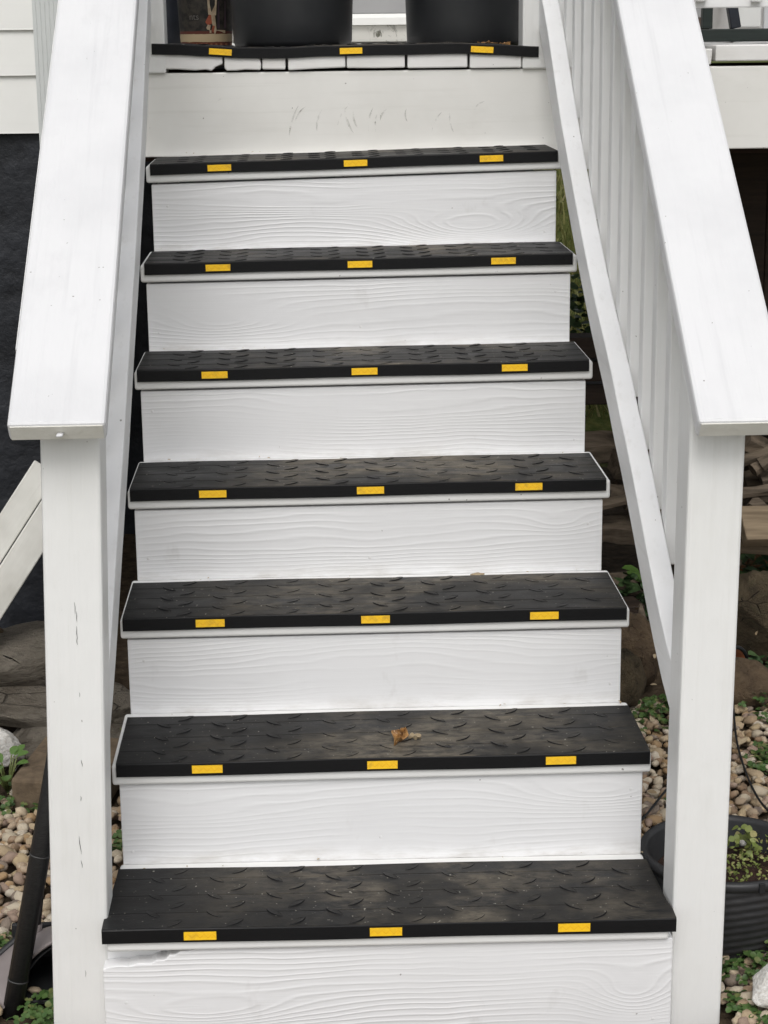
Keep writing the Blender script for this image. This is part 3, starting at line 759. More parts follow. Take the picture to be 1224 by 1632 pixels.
# ------------------------------------------------------------------ stones, logs and the rest of the yard
def rock_mesh(name, mat, seed, sub=3, amp=.28, freq=1.6, flat=.0):
    bm = bmesh.new(); bmesh.ops.create_icosphere(bm, subdivisions=sub, radius=1)
    for v in bm.verts:
        n_ = v.co.normalized()
        q = noise.noise(n_*freq + Vector((seed*3.7, seed, 0)))*amp + noise.noise(n_*freq*2.7 + Vector((seed, 5, 2)))*amp*.45
        cell = noise.cell(n_*2.2 + Vector((seed*1.3, 0, 0)))*.06*flat
        v.co = n_*(1+q+cell)
        v.co.z = max(v.co.z, -.55)
    me = bpy.data.meshes.new(name); bm.to_mesh(me); bm.free(); me.materials.append(mat)
    for p in me.polygons: p.use_smooth = True
    return me
def hull_mesh(name, mat, seed, npts=26, rough=.05):
    r_ = random.Random(seed); bm = bmesh.new()
    for i in range(npts):
        v = Vector((r_.gauss(0, 1), r_.gauss(0, 1), r_.gauss(0, 1))).normalized()*r_.uniform(.82, 1.05); v.z = max(v.z, -.6); bm.verts.new(v)
    q = bmesh.ops.convex_hull(bm, input=bm.verts)
    bmesh.ops.delete(bm, geom=[v for v in bm.verts if not v.link_faces], context='VERTS')
    bmesh.ops.bevel(bm, geom=list(bm.edges), offset=.035, segments=2, affect='EDGES', profile=.6)
    bmesh.ops.triangulate(bm, faces=list(bm.faces))
    bmesh.ops.subdivide_edges(bm, edges=[e for e in bm.edges if e.calc_length() > .25], cuts=3, use_grid_fill=True)
    bmesh.ops.triangulate(bm, faces=[f for f in bm.faces if len(f.verts) > 4])
    for v in bm.verts:
        n_ = v.co.normalized(); v.co += n_*(rough*noise.noise(v.co*3.1+Vector((seed, 0, 0))) + rough*.6*noise.noise(v.co*8+Vector((seed, 3, 0))))
    me = bpy.data.meshes.new(name); bm.to_mesh(me); bm.free(); me.materials.append(mat)
    for p in me.polygons: p.use_smooth = True
    return me
def rock(name, mat, loc, size, rot, label, seed, amp=.28, cat='rock', sub=4, group='rocks beside the steps', flat=0, freq=1.6):
    o = link(name, hull_mesh(name, mat, seed) if flat else rock_mesh(name, mat, seed, sub, amp, freq, 0), None, loc); o.scale = size; o.rotation_euler = rot
    return tag(o, label, cat, group)
# left side, by the foundation
rock('flat_rock', M['rock2'], (-.80, 1.56, .165), (.22, .17, .062), (R(8), R(-5), .3), 'upper grey-brown stone slab against the black foundation', 2, .30, flat=1.0)
rock('flat_rock', M['rock2'], (-.76, 1.47, .085), (.26, .17, .055), (R(5), R(4), -.2), 'middle grey-brown stone slab of the stack by the foundation', 3, .30, flat=1.0)
rock('flat_rock', M['rock2'], (-.70, 1.36, .03), (.20, .15, .045), (R(4), R(-6), .6), 'lowest grey-brown stone slab, behind the concrete block', 8, .30, flat=1.0)
rock('rock', M['rock4'], (-.93, 1.62, .13), (.09, .10, .09), (0, 0, .8), 'small tan rock at the left edge, beside the broad layered rock', 9, .2)
rock('white_rock', M['whiterock'], (-.835, 1.20, .05), (.075, .06, .07), (.1, 0, .4), 'white rock behind the bright broad-leaved plant on the left', 5, .25, flat=1)
b = MB(); b.box(-.10, .10, -.13, .13, 0, .075)
o = b.build('stone_block', M['stone'], None, (-.645, 1.10, 0), bevel=.008, seg=2); o.rotation_euler = (0, 0, R(-9)); tag(o, 'rectangular brown concrete block left of the steps', 'block')
# right side
rock('rock', M['rock3'], (1.16, 2.34, .13), (.12, .12, .11), (0, 0, .5), 'orange-brown rock below the light plank', 14, .25, flat=1)
rock('rock', M['rock3'], (1.085, 2.30, .085), (.055, .06, .085), (0, .2, .5), 'narrow reddish stone beside the right front post, under the plank', 15, .2)
rock('rock', M['rock1'], (1.07, 1.90, .10), (.15, .13, .14), (.2, -.35, .4), 'large angular olive-brown rock beyond the right front post', 21, .35, flat=1)
rock('rock', M['rock4'], (.925, 1.52, .05), (.085, .075, .07), (.1, .35, .2), 'smooth tan rock at the edge of the gravel, right of the post', 30, .14)
rock('rock', M['rock4'], (.672, 1.66, .09), (.075, .08, .115), (.3, -.2, .2), 'smooth upright brown rock seen between the steps and the right rail', 34, .15)
rock('rock', M['rock1'], (.625, 1.50, .07), (.055, .06, .085), (0, .2, .9), 'brown rock touching the right end of the third riser', 37, .2)
rock('white_rock', M['whiterock'], (.672, .065, .045), (.085, .065, .06), (.2, .1, .6), 'angular white rock in front of the charcoal planter', 41, .3, flat=1.5)
b = MB(); b.box(-.07, .07, -.045, .045, 0, .10)
o = b.build('timber_block', M['darkwood'], None, (.70, 2.06, 0), bevel=.004); o.rotation_euler = (0, 0, .2); tag(o, 'dark squared timber offcut among the rocks by the right rail', 'timber')
o = empty('driftwood', (.735, 1.84, 0)); tag(o, 'split piece of driftwood standing by the brown rock, right of steps', 'driftwood')
b = MB(); b.tube([(.745,1.84,-.01),(.742,1.83,.05),(.735,1.83,.11),(.728,1.835,.165)], [.022,.02,.015,.004], 9); par(b.build('trunk', M['log'], smooth=True), o)
b = MB(); b.tube([(.755,1.845,-.01),(.765,1.83,.04),(.760,1.83,.085)], [.016,.012,.003], 8); par(b.build('stub', M['log'], smooth=True), o)
# a curved shard of terracotta pot with a dark inside
o = empty('pot_shard', (.925, 1.66, 0)); tag(o, 'broken terracotta pot lying behind the smooth tan rock', 'broken pot')
b = MB(); vs_ = []; n = 14
for i in range(n):
    a = R(-60 + 250*i/(n-1))
    for r_, y in ((.055, 0), (.048, .10)): vs_.append((math.cos(a)*r_, y, math.sin(a)*r_))
b.add(vs_, [(2*i, 2*i+1, 2*i+3, 2*i+2) for i in range(n-1)])
s_ = b.build('shell', M['terracotta'], o, smooth=True); s_.location = (0, -.02, .05); s_.rotation_euler = (0, 0, R(35)); sm = s_.modifiers.new('solid', 'SOLIDIFY'); sm.thickness = .006
b = MB(); b.v = []; pts = [(math.cos(R(-60+250*i/17))*.057, -.001, math.sin(R(-60+250*i/17))*.057) for i in range(18)]
b.tube(pts, .005, 8); s_ = b.build('rim', M['blackplastic'], o, smooth=True); s_.location = (0, -.02, .05); s_.rotation_euler = (0, 0, R(35))
# wood pile under the deck
rn = random.Random(21)
def log(p0, p1, r0, seed, label, mat='log'):
    b = MB(); n = 9; p0, p1 = Vector(p0), Vector(p1); pts = []; rad = []
    for i in range(n):
        u_ = i/(n-1); p = p0.lerp(p1, u_); w_ = Vector((noise.noise((u_*2.5, seed, 0)), noise.noise((u_*2.5, seed, 9)), noise.noise((u_*2.5, seed, 5))))*r0*.8
        pts.append(p+w_); rad.append(r0*(1-.25*u_)*(1+.25*noise.noise((u_*5, seed*2.1, 3))))
    b.tube(pts, rad, rn.choice((5, 6, 7)) if r0 > .025 else 8); o = b.build('log', M[mat], None, None, smooth=False)
    me = o.data; c = p0.copy()
    for v in me.vertices:
        k_ = 1+.0; v.co = v.co - c
    o.location = c
    return tag(o, label, 'log', 'logs piled under the deck')
for i in range(26):
    lay = i // 6; z = .05 + lay*.115 + rn.uniform(-.02, .02); y = 2.36 + (i % 6)*.075 + rn.uniform(-.03, .03); L = rn.uniform(.35, .9); x = .60 + rn.uniform(0, .9)
    ya = rn.uniform(-.16, .16); za = rn.uniform(-.09, .09)
    log((x, y-ya*.5, max(.03, z)), (x+L, y+ya, max(.03, z+za)), rn.uniform(.03, .062), i*3.3, 'split log in the jumbled dark wood pile under the deck')
for i in range(10):
    x, y, z = rn.uniform(.58, 1.3), rn.uniform(2.26, 2.4), rn.uniform(.06, .55); a = rn.uniform(-.9, .9)
    log((x, y, z), (x+.4*math.cos(a), y+rn.uniform(-.05, .1), z+.4*math.sin(a)*.6), rn.uniform(.009, .02), 200+i*2.7, 'split log in the jumbled dark wood pile under the deck')
for i in range(9):
    x, y, z = rn.uniform(1.0, 1.12), rn.uniform(2.1, 2.2), rn.uniform(.34, .62); a = rn.uniform(-1.1, 1.1)
    log((x, y, z), (x+.35*math.cos(a), y+rn.uniform(-.04, .06), z+.35*math.sin(a)*.6), rn.uniform(.010, .026), 300+i*2.7, 'split log in the jumbled dark wood pile under the deck')
log((1.06,2.16,.52),(1.42,2.22,.22),.034,50,'pale grey branch slanting down beside the right front post')
log((1.08,2.14,.44),(1.5,2.2,.58),.022,53,'thin branch rising to the right above the light plank')
log((1.05,2.24,.60),(1.5,2.2,.52),.035,57,'dark branch lying highest beside the right front post')
log((1.10,2.30,.36),(1.6,2.26,.40),.04,61,'stout log end behind the slanting pale branch')
def slab(name, c, sx_, sy_, sz, rot, mat, label, cat):
    b = MB(); n = 8; poly = [(-sx_/2, -sz/2), (sx_/2, -sz/2*.9), (sx_/2*1.02, sz/2*.8), (sx_*.2, sz/2), (-sx_/2*.98, sz/2*.92)]
    b.prism(poly, -sy_/2, sy_/2); o = b.build(name, M[mat], None, c, bevel=.004); o.rotation_euler = rot
    return tag(o, label, cat)
slab('plank', (1.12, 2.02, .315), .20, .035, .115, (R(-50), R(4), R(8)), 'plank', 'light brown weathered plank leaning right of the front post', 'plank')
slab('plank', (1.12, 2.07, .24), .26, .05, .04, (R(-12), R(5), R(-4)), 'plank', 'bark-edged slab of wood under the leaning light plank', 'plank')
b = MB(); b.box(-.75, .75, -.045, .045, -.03, .03)
o = b.build('squared_timber', M['darkwood'], None, (1.28, 2.52, .725), bevel=.004); tag(o, 'dark squared beam laid along the top of the wood pile', 'timber', 'timbers on the wood pile')
for dz, dy, lab in ((-.075, .05, 'dark squared beam directly under the topmost beam of the wood pile'), (-.150, .09, 'dark squared beam lowest of the three on the wood pile')):
    q = link('squared_timber', o.data, None, (1.28, 2.52+dy, .725+dz)); q.rotation_euler = (0, 0, dy*.2); bv = q.modifiers.new('bevel', 'BEVEL'); bv.width = .004; bv.segments = 2
    tag(q, lab, 'timber', 'timbers on the wood pile')
o = empty('wood_fence', (1.6, 2.3, 0)); tag(o, 'dark brown vertical plank fence panel under the deck, far right', 'fence')
for i in range(9):
    x = .985 + i*.142
    b = MB(); b.box(x, x+.1405, 2.28, 2.302, .50, 1.33); q = b.build('plank', M['darkwood'], None, None, bevel=.003); par(q, o)
b = MB(); b.box(.985, 2.26, 2.3025, 2.34, 1.1, 1.19); par(b.build('cross_rail', M['darkwood']), o)
b = MB(); b.box(2.2, 2.262, 2.3025, 2.36, -.02, 1.0995); par(b.build('leg', M['darkwood']), o)
b = MB(); b.box(1.7, 1.762, 2.3405, 2.40, -.02, 1.33); par(b.build('leg', M['darkwood']), o)
# the two worn boards leaning on the foundation
def leaner(p0, p1, w_, t_, label, yoff):
    o = board('leaning_board', p0, p1, w_, t_, M['oldboard'], None, (0.8, 0, .45), .003); return tag(o, label, 'board', 'worn boards leaning on the foundation')
dv = Vector((-.741+.844, 0, .552-.403)).normalized(); pn = Vector((-dv.z, 0, dv.x))
mid0 = Vector((-.741, 1.5, .552))
for sgn, w_, lab in ((1, .062, 'upper of the two worn white boards leaning against the black foundation'), (-1, .068, 'lower of the two worn white boards leaning against the black foundation')):
    c = mid0 + pn*sgn*(w_/2+.0012)
    top = .050 if sgn > 0 else .09
    o = board('leaning_board', c - dv*.66 + Vector((0, -.18, 0)), c + dv*top + Vector((0, .1, 0)), w_, .022, M['oldboard'], None, pn, .003)
    tag(o, lab, 'board', 'worn boards leaning on the foundation')
# black pole and the scoop shovel by the left post
b = MB(); b.tube([(-.645,.140,-.03),(-.5535,.166,.396),(-.496,.182,.67)], .0175, 14)
o = empty('black_pole', (-.64, .135, 0)); tag(o, 'thick black pole leaning behind the left front post', 'pole')
par(b.build('shaft', M['blackmetal'], smooth=True), o)
b = MB()
for f in (.20, .72):
    p = Vector((-.645,.140,-.03)).lerp(Vector((-.5535,.166,.396)), f*1.0); d_ = Vector((.0915,.026,.426)).normalized(); b.tube([p - d_*.0012, p + d_*.0012], .0181, 14)
par(b.build('joint_ring', simple('scratched_ring', (.07,.07,.07), (.04,.04,.04), .5), smooth=True), o)
b = MB(); b.tube([(-.496,.182,.67),(-.491,.1835,.695)], .0185, 14); par(b.build('end_cap', M['blackplastic'], smooth=True), o)
def scoop():
    o = empty('scoop_shovel', (-.63, .25, 0)); tag(o, 'grey plastic scoop shovel with a slim black handle behind the left front post', 'shovel')
    fr = [(-.50,.172,.128),(-.557,.17,.116),(-.588,.17,.098),(-.615,.165,.076),(-.636,.15,.04),(-.648,.125,.002)]
    bk = [(-.52,.30,.080),(-.575,.30,.075),(-.62,.30,.064),(-.652,.285,.050),(-.682,.262,.032),(-.72,.225,.002)]
    rows = 6; b = MB(); n = len(fr)
    for j in range(rows):
        u_ = j/(rows-1)
        for i in range(n):
            p = Vector(fr[i]).lerp(Vector(bk[i]), u_); p.z += .012*math.sin(u_*math.pi); b.v.append(tuple(p))
    for j in range(rows-1):
        for i in range(n-1): b.f.append((j*n+i, j*n+i+1, (j+1)*n+i+1, (j+1)*n+i))
    sh = par(b.build('blade', M['greyplastic'], smooth=True), o)
    ss = sh.modifiers.new('sub', 'SUBSURF'); ss.levels = ss.render_levels = 2
    sm = sh.modifiers.new('solid', 'SOLIDIFY'); sm.thickness = .005; sm.offset = 0
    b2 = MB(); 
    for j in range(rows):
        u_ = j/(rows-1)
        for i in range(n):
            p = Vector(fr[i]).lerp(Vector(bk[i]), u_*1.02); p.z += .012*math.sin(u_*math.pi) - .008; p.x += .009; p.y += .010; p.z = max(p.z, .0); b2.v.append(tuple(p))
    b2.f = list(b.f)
    ins = par(b2.build('shade_lining', M['blackplastic'], smooth=True), o); ss = ins.modifiers.new('sub', 'SUBSURF'); ss.levels = ss.render_levels = 2  # black inner shell added in place of the shade inside the scoop
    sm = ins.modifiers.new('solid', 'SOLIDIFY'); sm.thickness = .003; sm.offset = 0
    b = MB(); b.box(-.64, -.475, .150, .31, .004, .012); par(b.build('shade_pan', M['blackplastic'], bevel=.002), o)  # black floor added to keep the hollow dark
    b = MB(); b.box(-.66, -.475, .302, .312, .012, .078); par(b.build('shade_plate', M['blackplastic'], bevel=.002), o)  # upright black sheet added to close the shaded hollow
    rim = [Vector(q)+Vector((0, .004, .004)) for q in bk[2:]]
    b = MB(); b.tube(rim, .007, 8); par(b.build('lip', M['blackplastic'], smooth=True), o)
    b = MB(); b.tube([(-.611,.245,.070),(-.6075,.25,.105)], .0105, 16); par(b.build('socket', M['greyplastic'], smooth=True), o)
    b = MB(); b.tube([(-.6075,.25,.1055),(-.577,.25,.318),(-.525,.25,.70)], .0085, 12); par(b.build('handle', M['blackmetal'], smooth=True), o)
scoop()
# the scoop's shaded hollow gets its black from the added shell, floor and back
# cables on the gravel
def cable(pts, r_, label):
    cu_ = [Vector(p) for p in pts]; fine = []
    for i in range(len(cu_)-1):
        p0, p1, p2, p3 = cu_[max(i-1,0)], cu_[i], cu_[i+1], cu_[min(i+2,len(cu_)-1)]
        for k_ in range(6):
            t_ = k_/6; fine.append(.5*((2*p1) + (p2-p0)*t_ + (2*p0-5*p1+4*p2-p3)*t_*t_ + (3*p1-p0-3*p2+p3)*t_**3))
    fine.append(cu_[-1]); b = MB(); b.tube(fine, r_, 8)
    o = b.build('cable', M['blackplastic'], smooth=True); return tag(o, label, 'cable')
cable([(.955,1.72,.05),(.922,1.61,.035),(.863,1.33,.035),(.83,1.135,.034),(.811,.921,.034),(.818,.79,.034),(.86,.62,.032),(.98,.45,.03)], .0026, 'thin black cable lying across the gravel behind the planter')
cable([(.66,.985,.03),(.623,.918,.036),(.562,.80,.036),(.50,.70,.03)], .0026, 'short black cable over the gravel beside the second riser')

# charcoal planter with rippled sides
def planter():
    cx, cy = .612, .312; o = empty('planter', (cx, cy, 0)); tag(o, 'round charcoal planter with rippled sides behind the right front post', 'planter')
    n, mz = 120, 44; H = .178; b = MB()
    for j in range(mz+1):
        u_ = j/mz; z = .003 + H*u_; base = .098 + .045*math.sin(u_*math.pi*.5)
        for k_ in range(n):
            a = 2*math.pi*k_/n
            ph = z/.0155 + .55*math.sin(3*a+.8) + .30*math.sin(5*a)
            rip = .0048*abs(math.sin(ph*math.pi))**.6*min(1, (1-u_)*7)*min(1, u_*10)
            b.v.append(((base+rip)*math.cos(a), (base+rip)*math.sin(a), z))
    for j in range(mz):
        for k_ in range(n): b.f.append((j*n+k_, j*n+(k_+1) % n, (j+1)*n+(k_+1) % n, (j+1)*n+k_))
    b.f.append(tuple(range(n-1, -1, -1)))
    b.build('body', M['planter'], o, smooth=True)
    b = MB(); b.lathe([(.139, H-.014), (.1505, H-.012), (.1525, H-.002), (.150, H+.004), (.140, H+.0045), (.137, H-.003), (.118, .06), (.11, .05)], 96, close=False); b.build('rim', M['planter'], o, smooth=True)
    for a in (R(-78), R(102), R(12), R(192)):
        b = MB(); b.box(-.0055, .0055, -.0025, .0025, H-.013, H+.005); q = b.build('rim_notch', M['blackplastic'], o, (math.cos(a)*.1525, math.sin(a)*.1525, 0), bevel=.001); q.rotation_euler = (0, 0, a+math.pi/2)
    b = MB(); vs_ = []
    for j in range(8):
        for k_ in range(40):
            a = 2*math.pi*k_/40; r_ = .128*j/7; vs_.append((r_*math.cos(a), r_*math.sin(a), .128 + .01*noise.noise((r_*30*math.cos(a), r_*30*math.sin(a), 2))))
    b.add(vs_, [(j*40+k_, j*40+(k_+1) % 40, (j+1)*40+(k_+1) % 40, (j+1)*40+k_) for j in range(7) for k_ in range(40)])
    b.build('soil', simple('potting_soil', (.05, .025, .016), (.022, .012, .009), .95, 60, .9, .008), o)
    rn_ = random.Random(8)
    pts = scatter(rn_, 300, cx+.065, cy-.012, .066, .085, .135, .172) + scatter(rn_, 60, cx+.02, cy+.07, .09, .03, .15, .185)
    q = foliage('sedum_plant', pts, rn_, .005, .010, M['sedum'], .6, False, .5)
    tag(q, 'yellow-green sedum growing in the charcoal planter', 'plant')
    q2 = foliage('sprig', scatter(rn_, 64, cx+.035, cy+.055, .075, .045, .150, .195), rn_, .010, .017, M['sedum'], .9, False, .5)
    tag(q2, 'loose leafy sprig at the back of the charcoal planter', 'plant')
    rock('white_pebble', M['whiterock'], (cx-.035, cy-.098, .143), (.022, .011, .010), (0, .1, .2), 'white shell-like stone lying in the planter by its rim', 61, .25, 'stone', 3)
    for i, (dx, dy, lab) in enumerate(((-.062, .03, 'small white chip on the planter soil nearest the post'), (-.02, -.02, 'small white chip beside the sedum in the planter'), (.045, .055, 'small white chip at the back of the sedum'))):
        rock('white_chip', M['whiterock'], (cx+dx, cy+dy, .145+.02*(i == 2)), (.008, .006, .006), (0, 0, i), lab, 70+i, .25, 'stone', 2)
planter()

# ------------------------------------------------------------------ gravel: the pebbles that show largest one by one, the rest as stuff
def pix(p):
    d = Vector(p) - CAM; z = d.dot(cf); return 612 + FPX*d.dot(cr)/z, 816 - FPX*d.dot(cu)/z
def visible(p):
    x, y = pix(p)
    if not (0 <= x <= 1224 and 0 <= y <= 1632): return False
    if x < 80: return y > 1250
    if 170 < x < 205: return y > 1180
    if x > 1146: return y > 1120
    return x > 995 and 1090 < y < 1330 and x < 1062
PM = []
for i in range(8):
    bm = bmesh.new(); bmesh.ops.create_icosphere(bm, subdivisions=2, radius=1)
    for v in bm.verts:
        n_ = v.co.normalized(); v.co = n_*(1 + .34*noise.noise(n_*1.3 + Vector((i*4.1, 1, 2))) + .16*noise.noise(n_*3.1 + Vector((i, 7, 2))))
    me = bpy.data.meshes.new('pebble'); bm.to_mesh(me); bm.free(); me.materials.append(M['pebble'])
    for p in me.polygons: p.use_smooth = True
    PM.append(me)
lo = bmesh.new(); bmesh.ops.create_icosphere(lo, subdivisions=1, radius=1)
LOV = [v.co.copy() for v in lo.verts]; LOF = [tuple(v.index for v in f.verts) for f in lo.faces]; lo.free()
rn = random.Random(77); indiv = []; rest = MB()
zones = [(-1.25, -.47, -.25, 1.05), (.45, 1.45, -.25, 1.52), (-.47, .45, .32, 1.0), (-1.7, -1.25, -.40, 1.2), (1.45, 2.0, -.40, 1.55), (-1.25, 1.45, -.40, -.25), (-.47, .45, -.25, -.04)]
for (x0, x1, y0, y1) in zones:
    n = int((x1-x0)*(y1-y0)*2900)
    if x0 == -.47: n //= 5
    for _ in range(n):
        x, y = rn.uniform(x0, x1), rn.uniform(y0, y1)
        if -.66 < x < -.45 and .0 < y < .40 and rn.random() < .85: continue
        if .42 < x < .562 and y < .135: continue
        if (x-.612)**2+(y-.312)**2 < .010: continue
        if -.76 < x < -.53 and .95 < y < 1.25: continue
        s_ = rn.choice((.0075, .009, .010, .011, .012, .0145))*rn.uniform(.9, 1.15)
        sc = (s_*rn.uniform(1, 1.45), s_*rn.uniform(.8, 1.1), s_*rn.uniform(.55, .85)); z = rn.uniform(.0, .020)
        rot = (rn.uniform(-.5, .5), rn.uniform(-.5, .5), rn.uniform(0, 6.28))
        p = (x, y, z)
        (indiv if visible((x, y, z+.008)) else [rest_ for rest_ in [None]]).append((p, sc, rot)) if visible((x, y, z+.008)) else None
        if not visible((x, y, z+.008)):
            from mathutils import Euler
            mm = Matrix.Translation(p) @ Euler(rot).to_matrix().to_4x4() @ Matrix.Diagonal((*sc, 1)); sd_ = rn.random()*50
            rest.add([mm @ (v*(1+.2*noise.noise(v*1.3+Vector((sd_, 0, 0))))) for v in LOV], LOF)
indiv.sort(key=lambda q: -max(q[1])*(1 if True else 1)*900/((Vector(q[0])-CAM).length))
for i, (p, sc, rot) in enumerate(indiv):
    if i < 300:
        o = link('pebble', PM[i % 8], GROUND, p); o.scale = sc; o.rotation_euler = rot
    else:
        from mathutils import Euler
        mm = Matrix.Translation(p) @ Euler(rot).to_matrix().to_4x4() @ Matrix.Diagonal((*sc, 1))
        me = PM[i % 8]; rest.add([mm @ v.co for v in me.vertices], [tuple(f.vertices) for f in me.polygons])
o = rest.build('gravel', M['pebble'], smooth=True, fixn=False); tag(o, 'tan and white river gravel on both sides of the steps', 'gravel', kind='stuff')

# ------------------------------------------------------------------ low plants
rn = random.Random(15)
pts = []
for a in ((140,-.78,1.02,.12,.10,.01,.04),(70,-.66,.97,.06,.05,.01,.04),(60,-.66,.80,.03,.08,.01,.035),(50,-.585,.10,.05,.06,.01,.04),(90,-.565,1.35,.06,.20,.01,.07),(40,-.53,.78,.03,.05,.01,.035),(40,-.70,.35,.04,.06,.01,.03),
          (150,.72,1.42,.09,.12,.01,.05),(80,.96,1.44,.08,.10,.01,.06),(110,.90,1.12,.06,.09,.01,.045),(80,1.0,.85,.10,.08,.01,.04),(70,.63,.165,.06,.05,.01,.05),(40,.585,.06,.025,.05,.005,.03),(80,.645,.03,.06,.05,.01,.04),(60,.69,.22,.04,.06,.02,.07),(40,.66,.93,.03,.05,.01,.03)):
    pts += scatter(rn, *a)
q = foliage('clover_patch', pts, rn, .007, .013, M['clover'], 1.0, True, .9); tag(q, 'low green clover creeping through the gravel', 'clover', kind='stuff')
rn = random.Random(16)
pts = scatter(rn, 160, .80, 2.22, .14, .12, .02, .14) + scatter(rn, 170, 1.16, 2.12, .12, .06, .12, .24) + scatter(rn, 110, 1.02, 1.62, .10, .09, .02, .10) + scatter(rn, 320, .74, 2.80, .2, .16, .70, 1.0) + scatter(rn, 60, .86, 2.05, .08, .1, .02, .10)
q = foliage('ivy', pts, rn, .018, .038, M['darkivy'], .9, False, .6); tag(q, 'dark green ivy over the rocks and wood pile under the deck', 'ivy', kind='stuff')
rn = random.Random(17)
def broadplant(c, n, L, label):
    o = empty('broad_leaf_plant', c); tag(o, label, 'plant')
    for i in range(n):
        a = i*2.4 + rn.uniform(-.3, .3); el = rn.uniform(.25, .8); h = rn.uniform(.03, .085); base = Vector((math.cos(a)*.025, math.sin(a)*.025, h))
        b = MB(); vs_, fs = leaf_verts(base, Vector((-math.cos(a)*.5, -math.sin(a)*.5-.3, 1)), Vector((math.cos(a), math.sin(a), el*.5)), L*rn.uniform(.7, 1.1), L*.62, .3); b.add(vs_, fs)
        q = b.build('leaf', M['broad'], o, smooth=True, fixn=False)
        b = MB(); b.tube([(0, 0, 0), tuple(base*.6+Vector((0,0,.004))), tuple(base)], .0018, 6); b.build('stem', M['clover'], o, smooth=True)
broadplant((-.785, 1.07, .01), 16, .033, 'bright green broad-leaved plant in front of the white rock')
broadplant((.835, 2.30, .03), 9, .06, 'green leafy seedling glimpsed between the steps and the right rail')
rn = random.Random(31)
pts = [(rn.uniform(-1.0, -.55), rn.uniform(.1, 1.0), .03) for _ in range(26)] + [(rn.uniform(.58, 1.1), rn.uniform(.0, 1.5), .03) for _ in range(40)] + [(rn.uniform(.62, 1.2), rn.uniform(1.5, 2.3), rn.uniform(.02, .12)) for _ in range(40)]
q = foliage('leaf_litter', pts, rn, .012, .03, M['dryleaf2'], .5, False, .7); tag(q, 'bits of dead leaf scattered over the gravel and rocks', 'leaf litter', kind='stuff')
pts = []
for k in range(7):
    for _ in range(7):
        e_ = rn.random(); x = rn.choice((-1, 1))*(.45 - .25*e_*e_) if rn.random() < .6 else rn.uniform(-.42, .42)
        pts.append((x, k*RUN + rn.uniform(.232, .25), (TR[k][0]+TR[k][1])/2 + .0005))
q = foliage('step_debris', pts, rn, .003, .008, M['dryleaf2'], .5, False, 1.5); tag(q, 'crumbs of dead leaf caught along the backs of the steps', 'debris', kind='stuff')
# grass of the bank behind the deck
rn = random.Random(18); b = MB()
for _ in range(9000):
    x, y = rn.uniform(.6, 1.9), rn.uniform(4.3, 8.2); z = gz(x, y)-.012; h = rn.uniform(.04, .10); a = rn.uniform(0, 6.28); w_ = rn.uniform(.003, .006)
    dx, dy = math.cos(a)*w_, math.sin(a)*w_; lx, ly = rn.uniform(-.04, .04), rn.uniform(-.04, .04)
    b.add([(x-dx, y-dy, z), (x+dx, y+dy, z), (x+lx*.5+dx*.6, y+ly*.5+dy*.6, z+h*.6), (x+lx*.5-dx*.6, y+ly*.5-dy*.6, z+h*.6), (x+lx, y+ly, z+h)], [(0, 1, 2, 3), (3, 2, 4)])
q = b.build('lawn', M['grass'], fixn=False); tag(q, 'olive green grass on the bank seen under the deck', 'grass', kind='stuff')

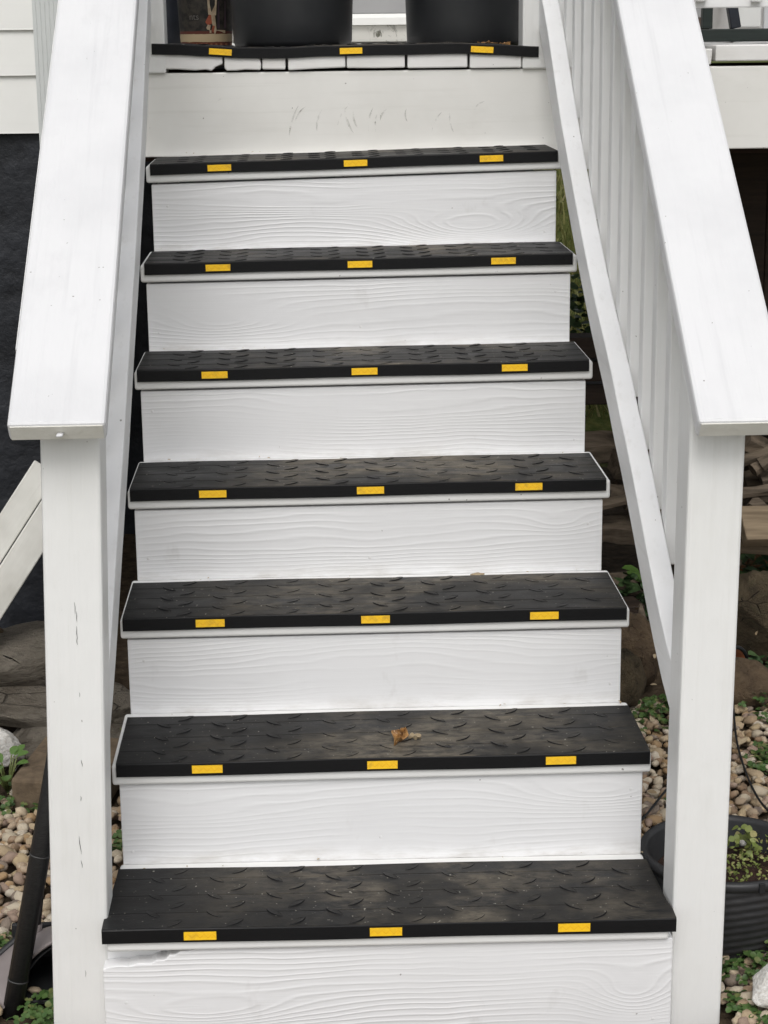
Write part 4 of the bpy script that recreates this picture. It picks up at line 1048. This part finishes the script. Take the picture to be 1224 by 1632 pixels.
# ------------------------------------------------------------------ dry leaves
def dry_leaf(loc, size, rot, seed, label, mat='dryleaf', name='dry_leaf', fold=1.0):
    b = MB(); nx, ny = 11, 9
    for j in range(ny):
        for i in range(nx):
            u_, v_ = i/(nx-1)*2-1, j/(ny-1)*2-1
            out = math.sqrt(max(0, 1-u_*u_))*(.75+.35*math.sin(u_*5+seed))
            x, y = u_, v_*out
            z = (.45*abs(v_)**1.3 + .35*noise.noise((u_*1.8+seed, v_*1.8, seed)) + .22*noise.noise((u_*4+seed, v_*4, 3)))*fold
            b.v.append((x*size, y*size*.62, z*size*.75))
    for j in range(ny-1):
        for i in range(nx-1): b.f.append((j*nx+i, j*nx+i+1, (j+1)*nx+i+1, (j+1)*nx+i))
    zm = min(v[2] for v in b.v); b.v = [(x, y, z-zm) for x, y, z in b.v]
    o = b.build(name, M[mat], None, loc, smooth=False, fixn=False); o.rotation_euler = rot
    sm = o.modifiers.new('solid', 'SOLIDIFY'); sm.thickness = .0007
    return tag(o, label, 'leaf', 'dry leaves on the steps')
def brown_leaf_mat():
    t = NT('crumpled_leaf'); v = t.coords(); n_ = t.noise(v, 90, 4, .7); n2 = t.noise(v, 300, 2, .5)
    col = t.mix(t.ramp(n_, .38, .62), (.13, .06, .02), (.42, .22, .07)); col = t.mix(t.ramp(n2, .6, .75, 0, .8), col, (.62, .46, .30))
    return t.fin(col, .55, t.bump(n_, .4, .002))
M['dryleaf'] = brown_leaf_mat()
dry_leaf((.031, .318, .4005), .0235, (R(12), R(-8), R(65)), 2.0, 'crumpled brown leaf lying on the second mat up', fold=1.5)
dry_leaf((.058, .322, .4005), .0115, (R(5), R(10), R(20)), 5.0, 'curled pale fragment beside the crumpled brown leaf', 'dryleaf2', fold=1.5)
dry_leaf((.205, .7250-.006, .5800), .014, (R(4), 0, R(10)), 8.0, 'thin dry leaf at the back of the third step', 'dryleaf2', fold=.5)
dry_leaf((.148, 1.205, .9485), .008, (R(4), 0, R(30)), 11.0, 'tiny dry leaf at the back of the fifth step', 'dryleaf', fold=.7)
for i, (x, y, s_, sd_, lab) in enumerate(((.33, 1.855, .022, 3., 'left of the brown leaf crumbs in front of the right black pot'), (.352, 1.85, .016, 6., 'middle one of the brown leaf crumbs in front of the right black pot'), (.372, 1.85, .02, 9., 'right of the brown leaf crumbs in front of the right black pot'))):
    dry_leaf((x, y, 1.5605), s_, (0, 0, i*1.1), sd_, lab, 'dryleaf', fold=1.2)
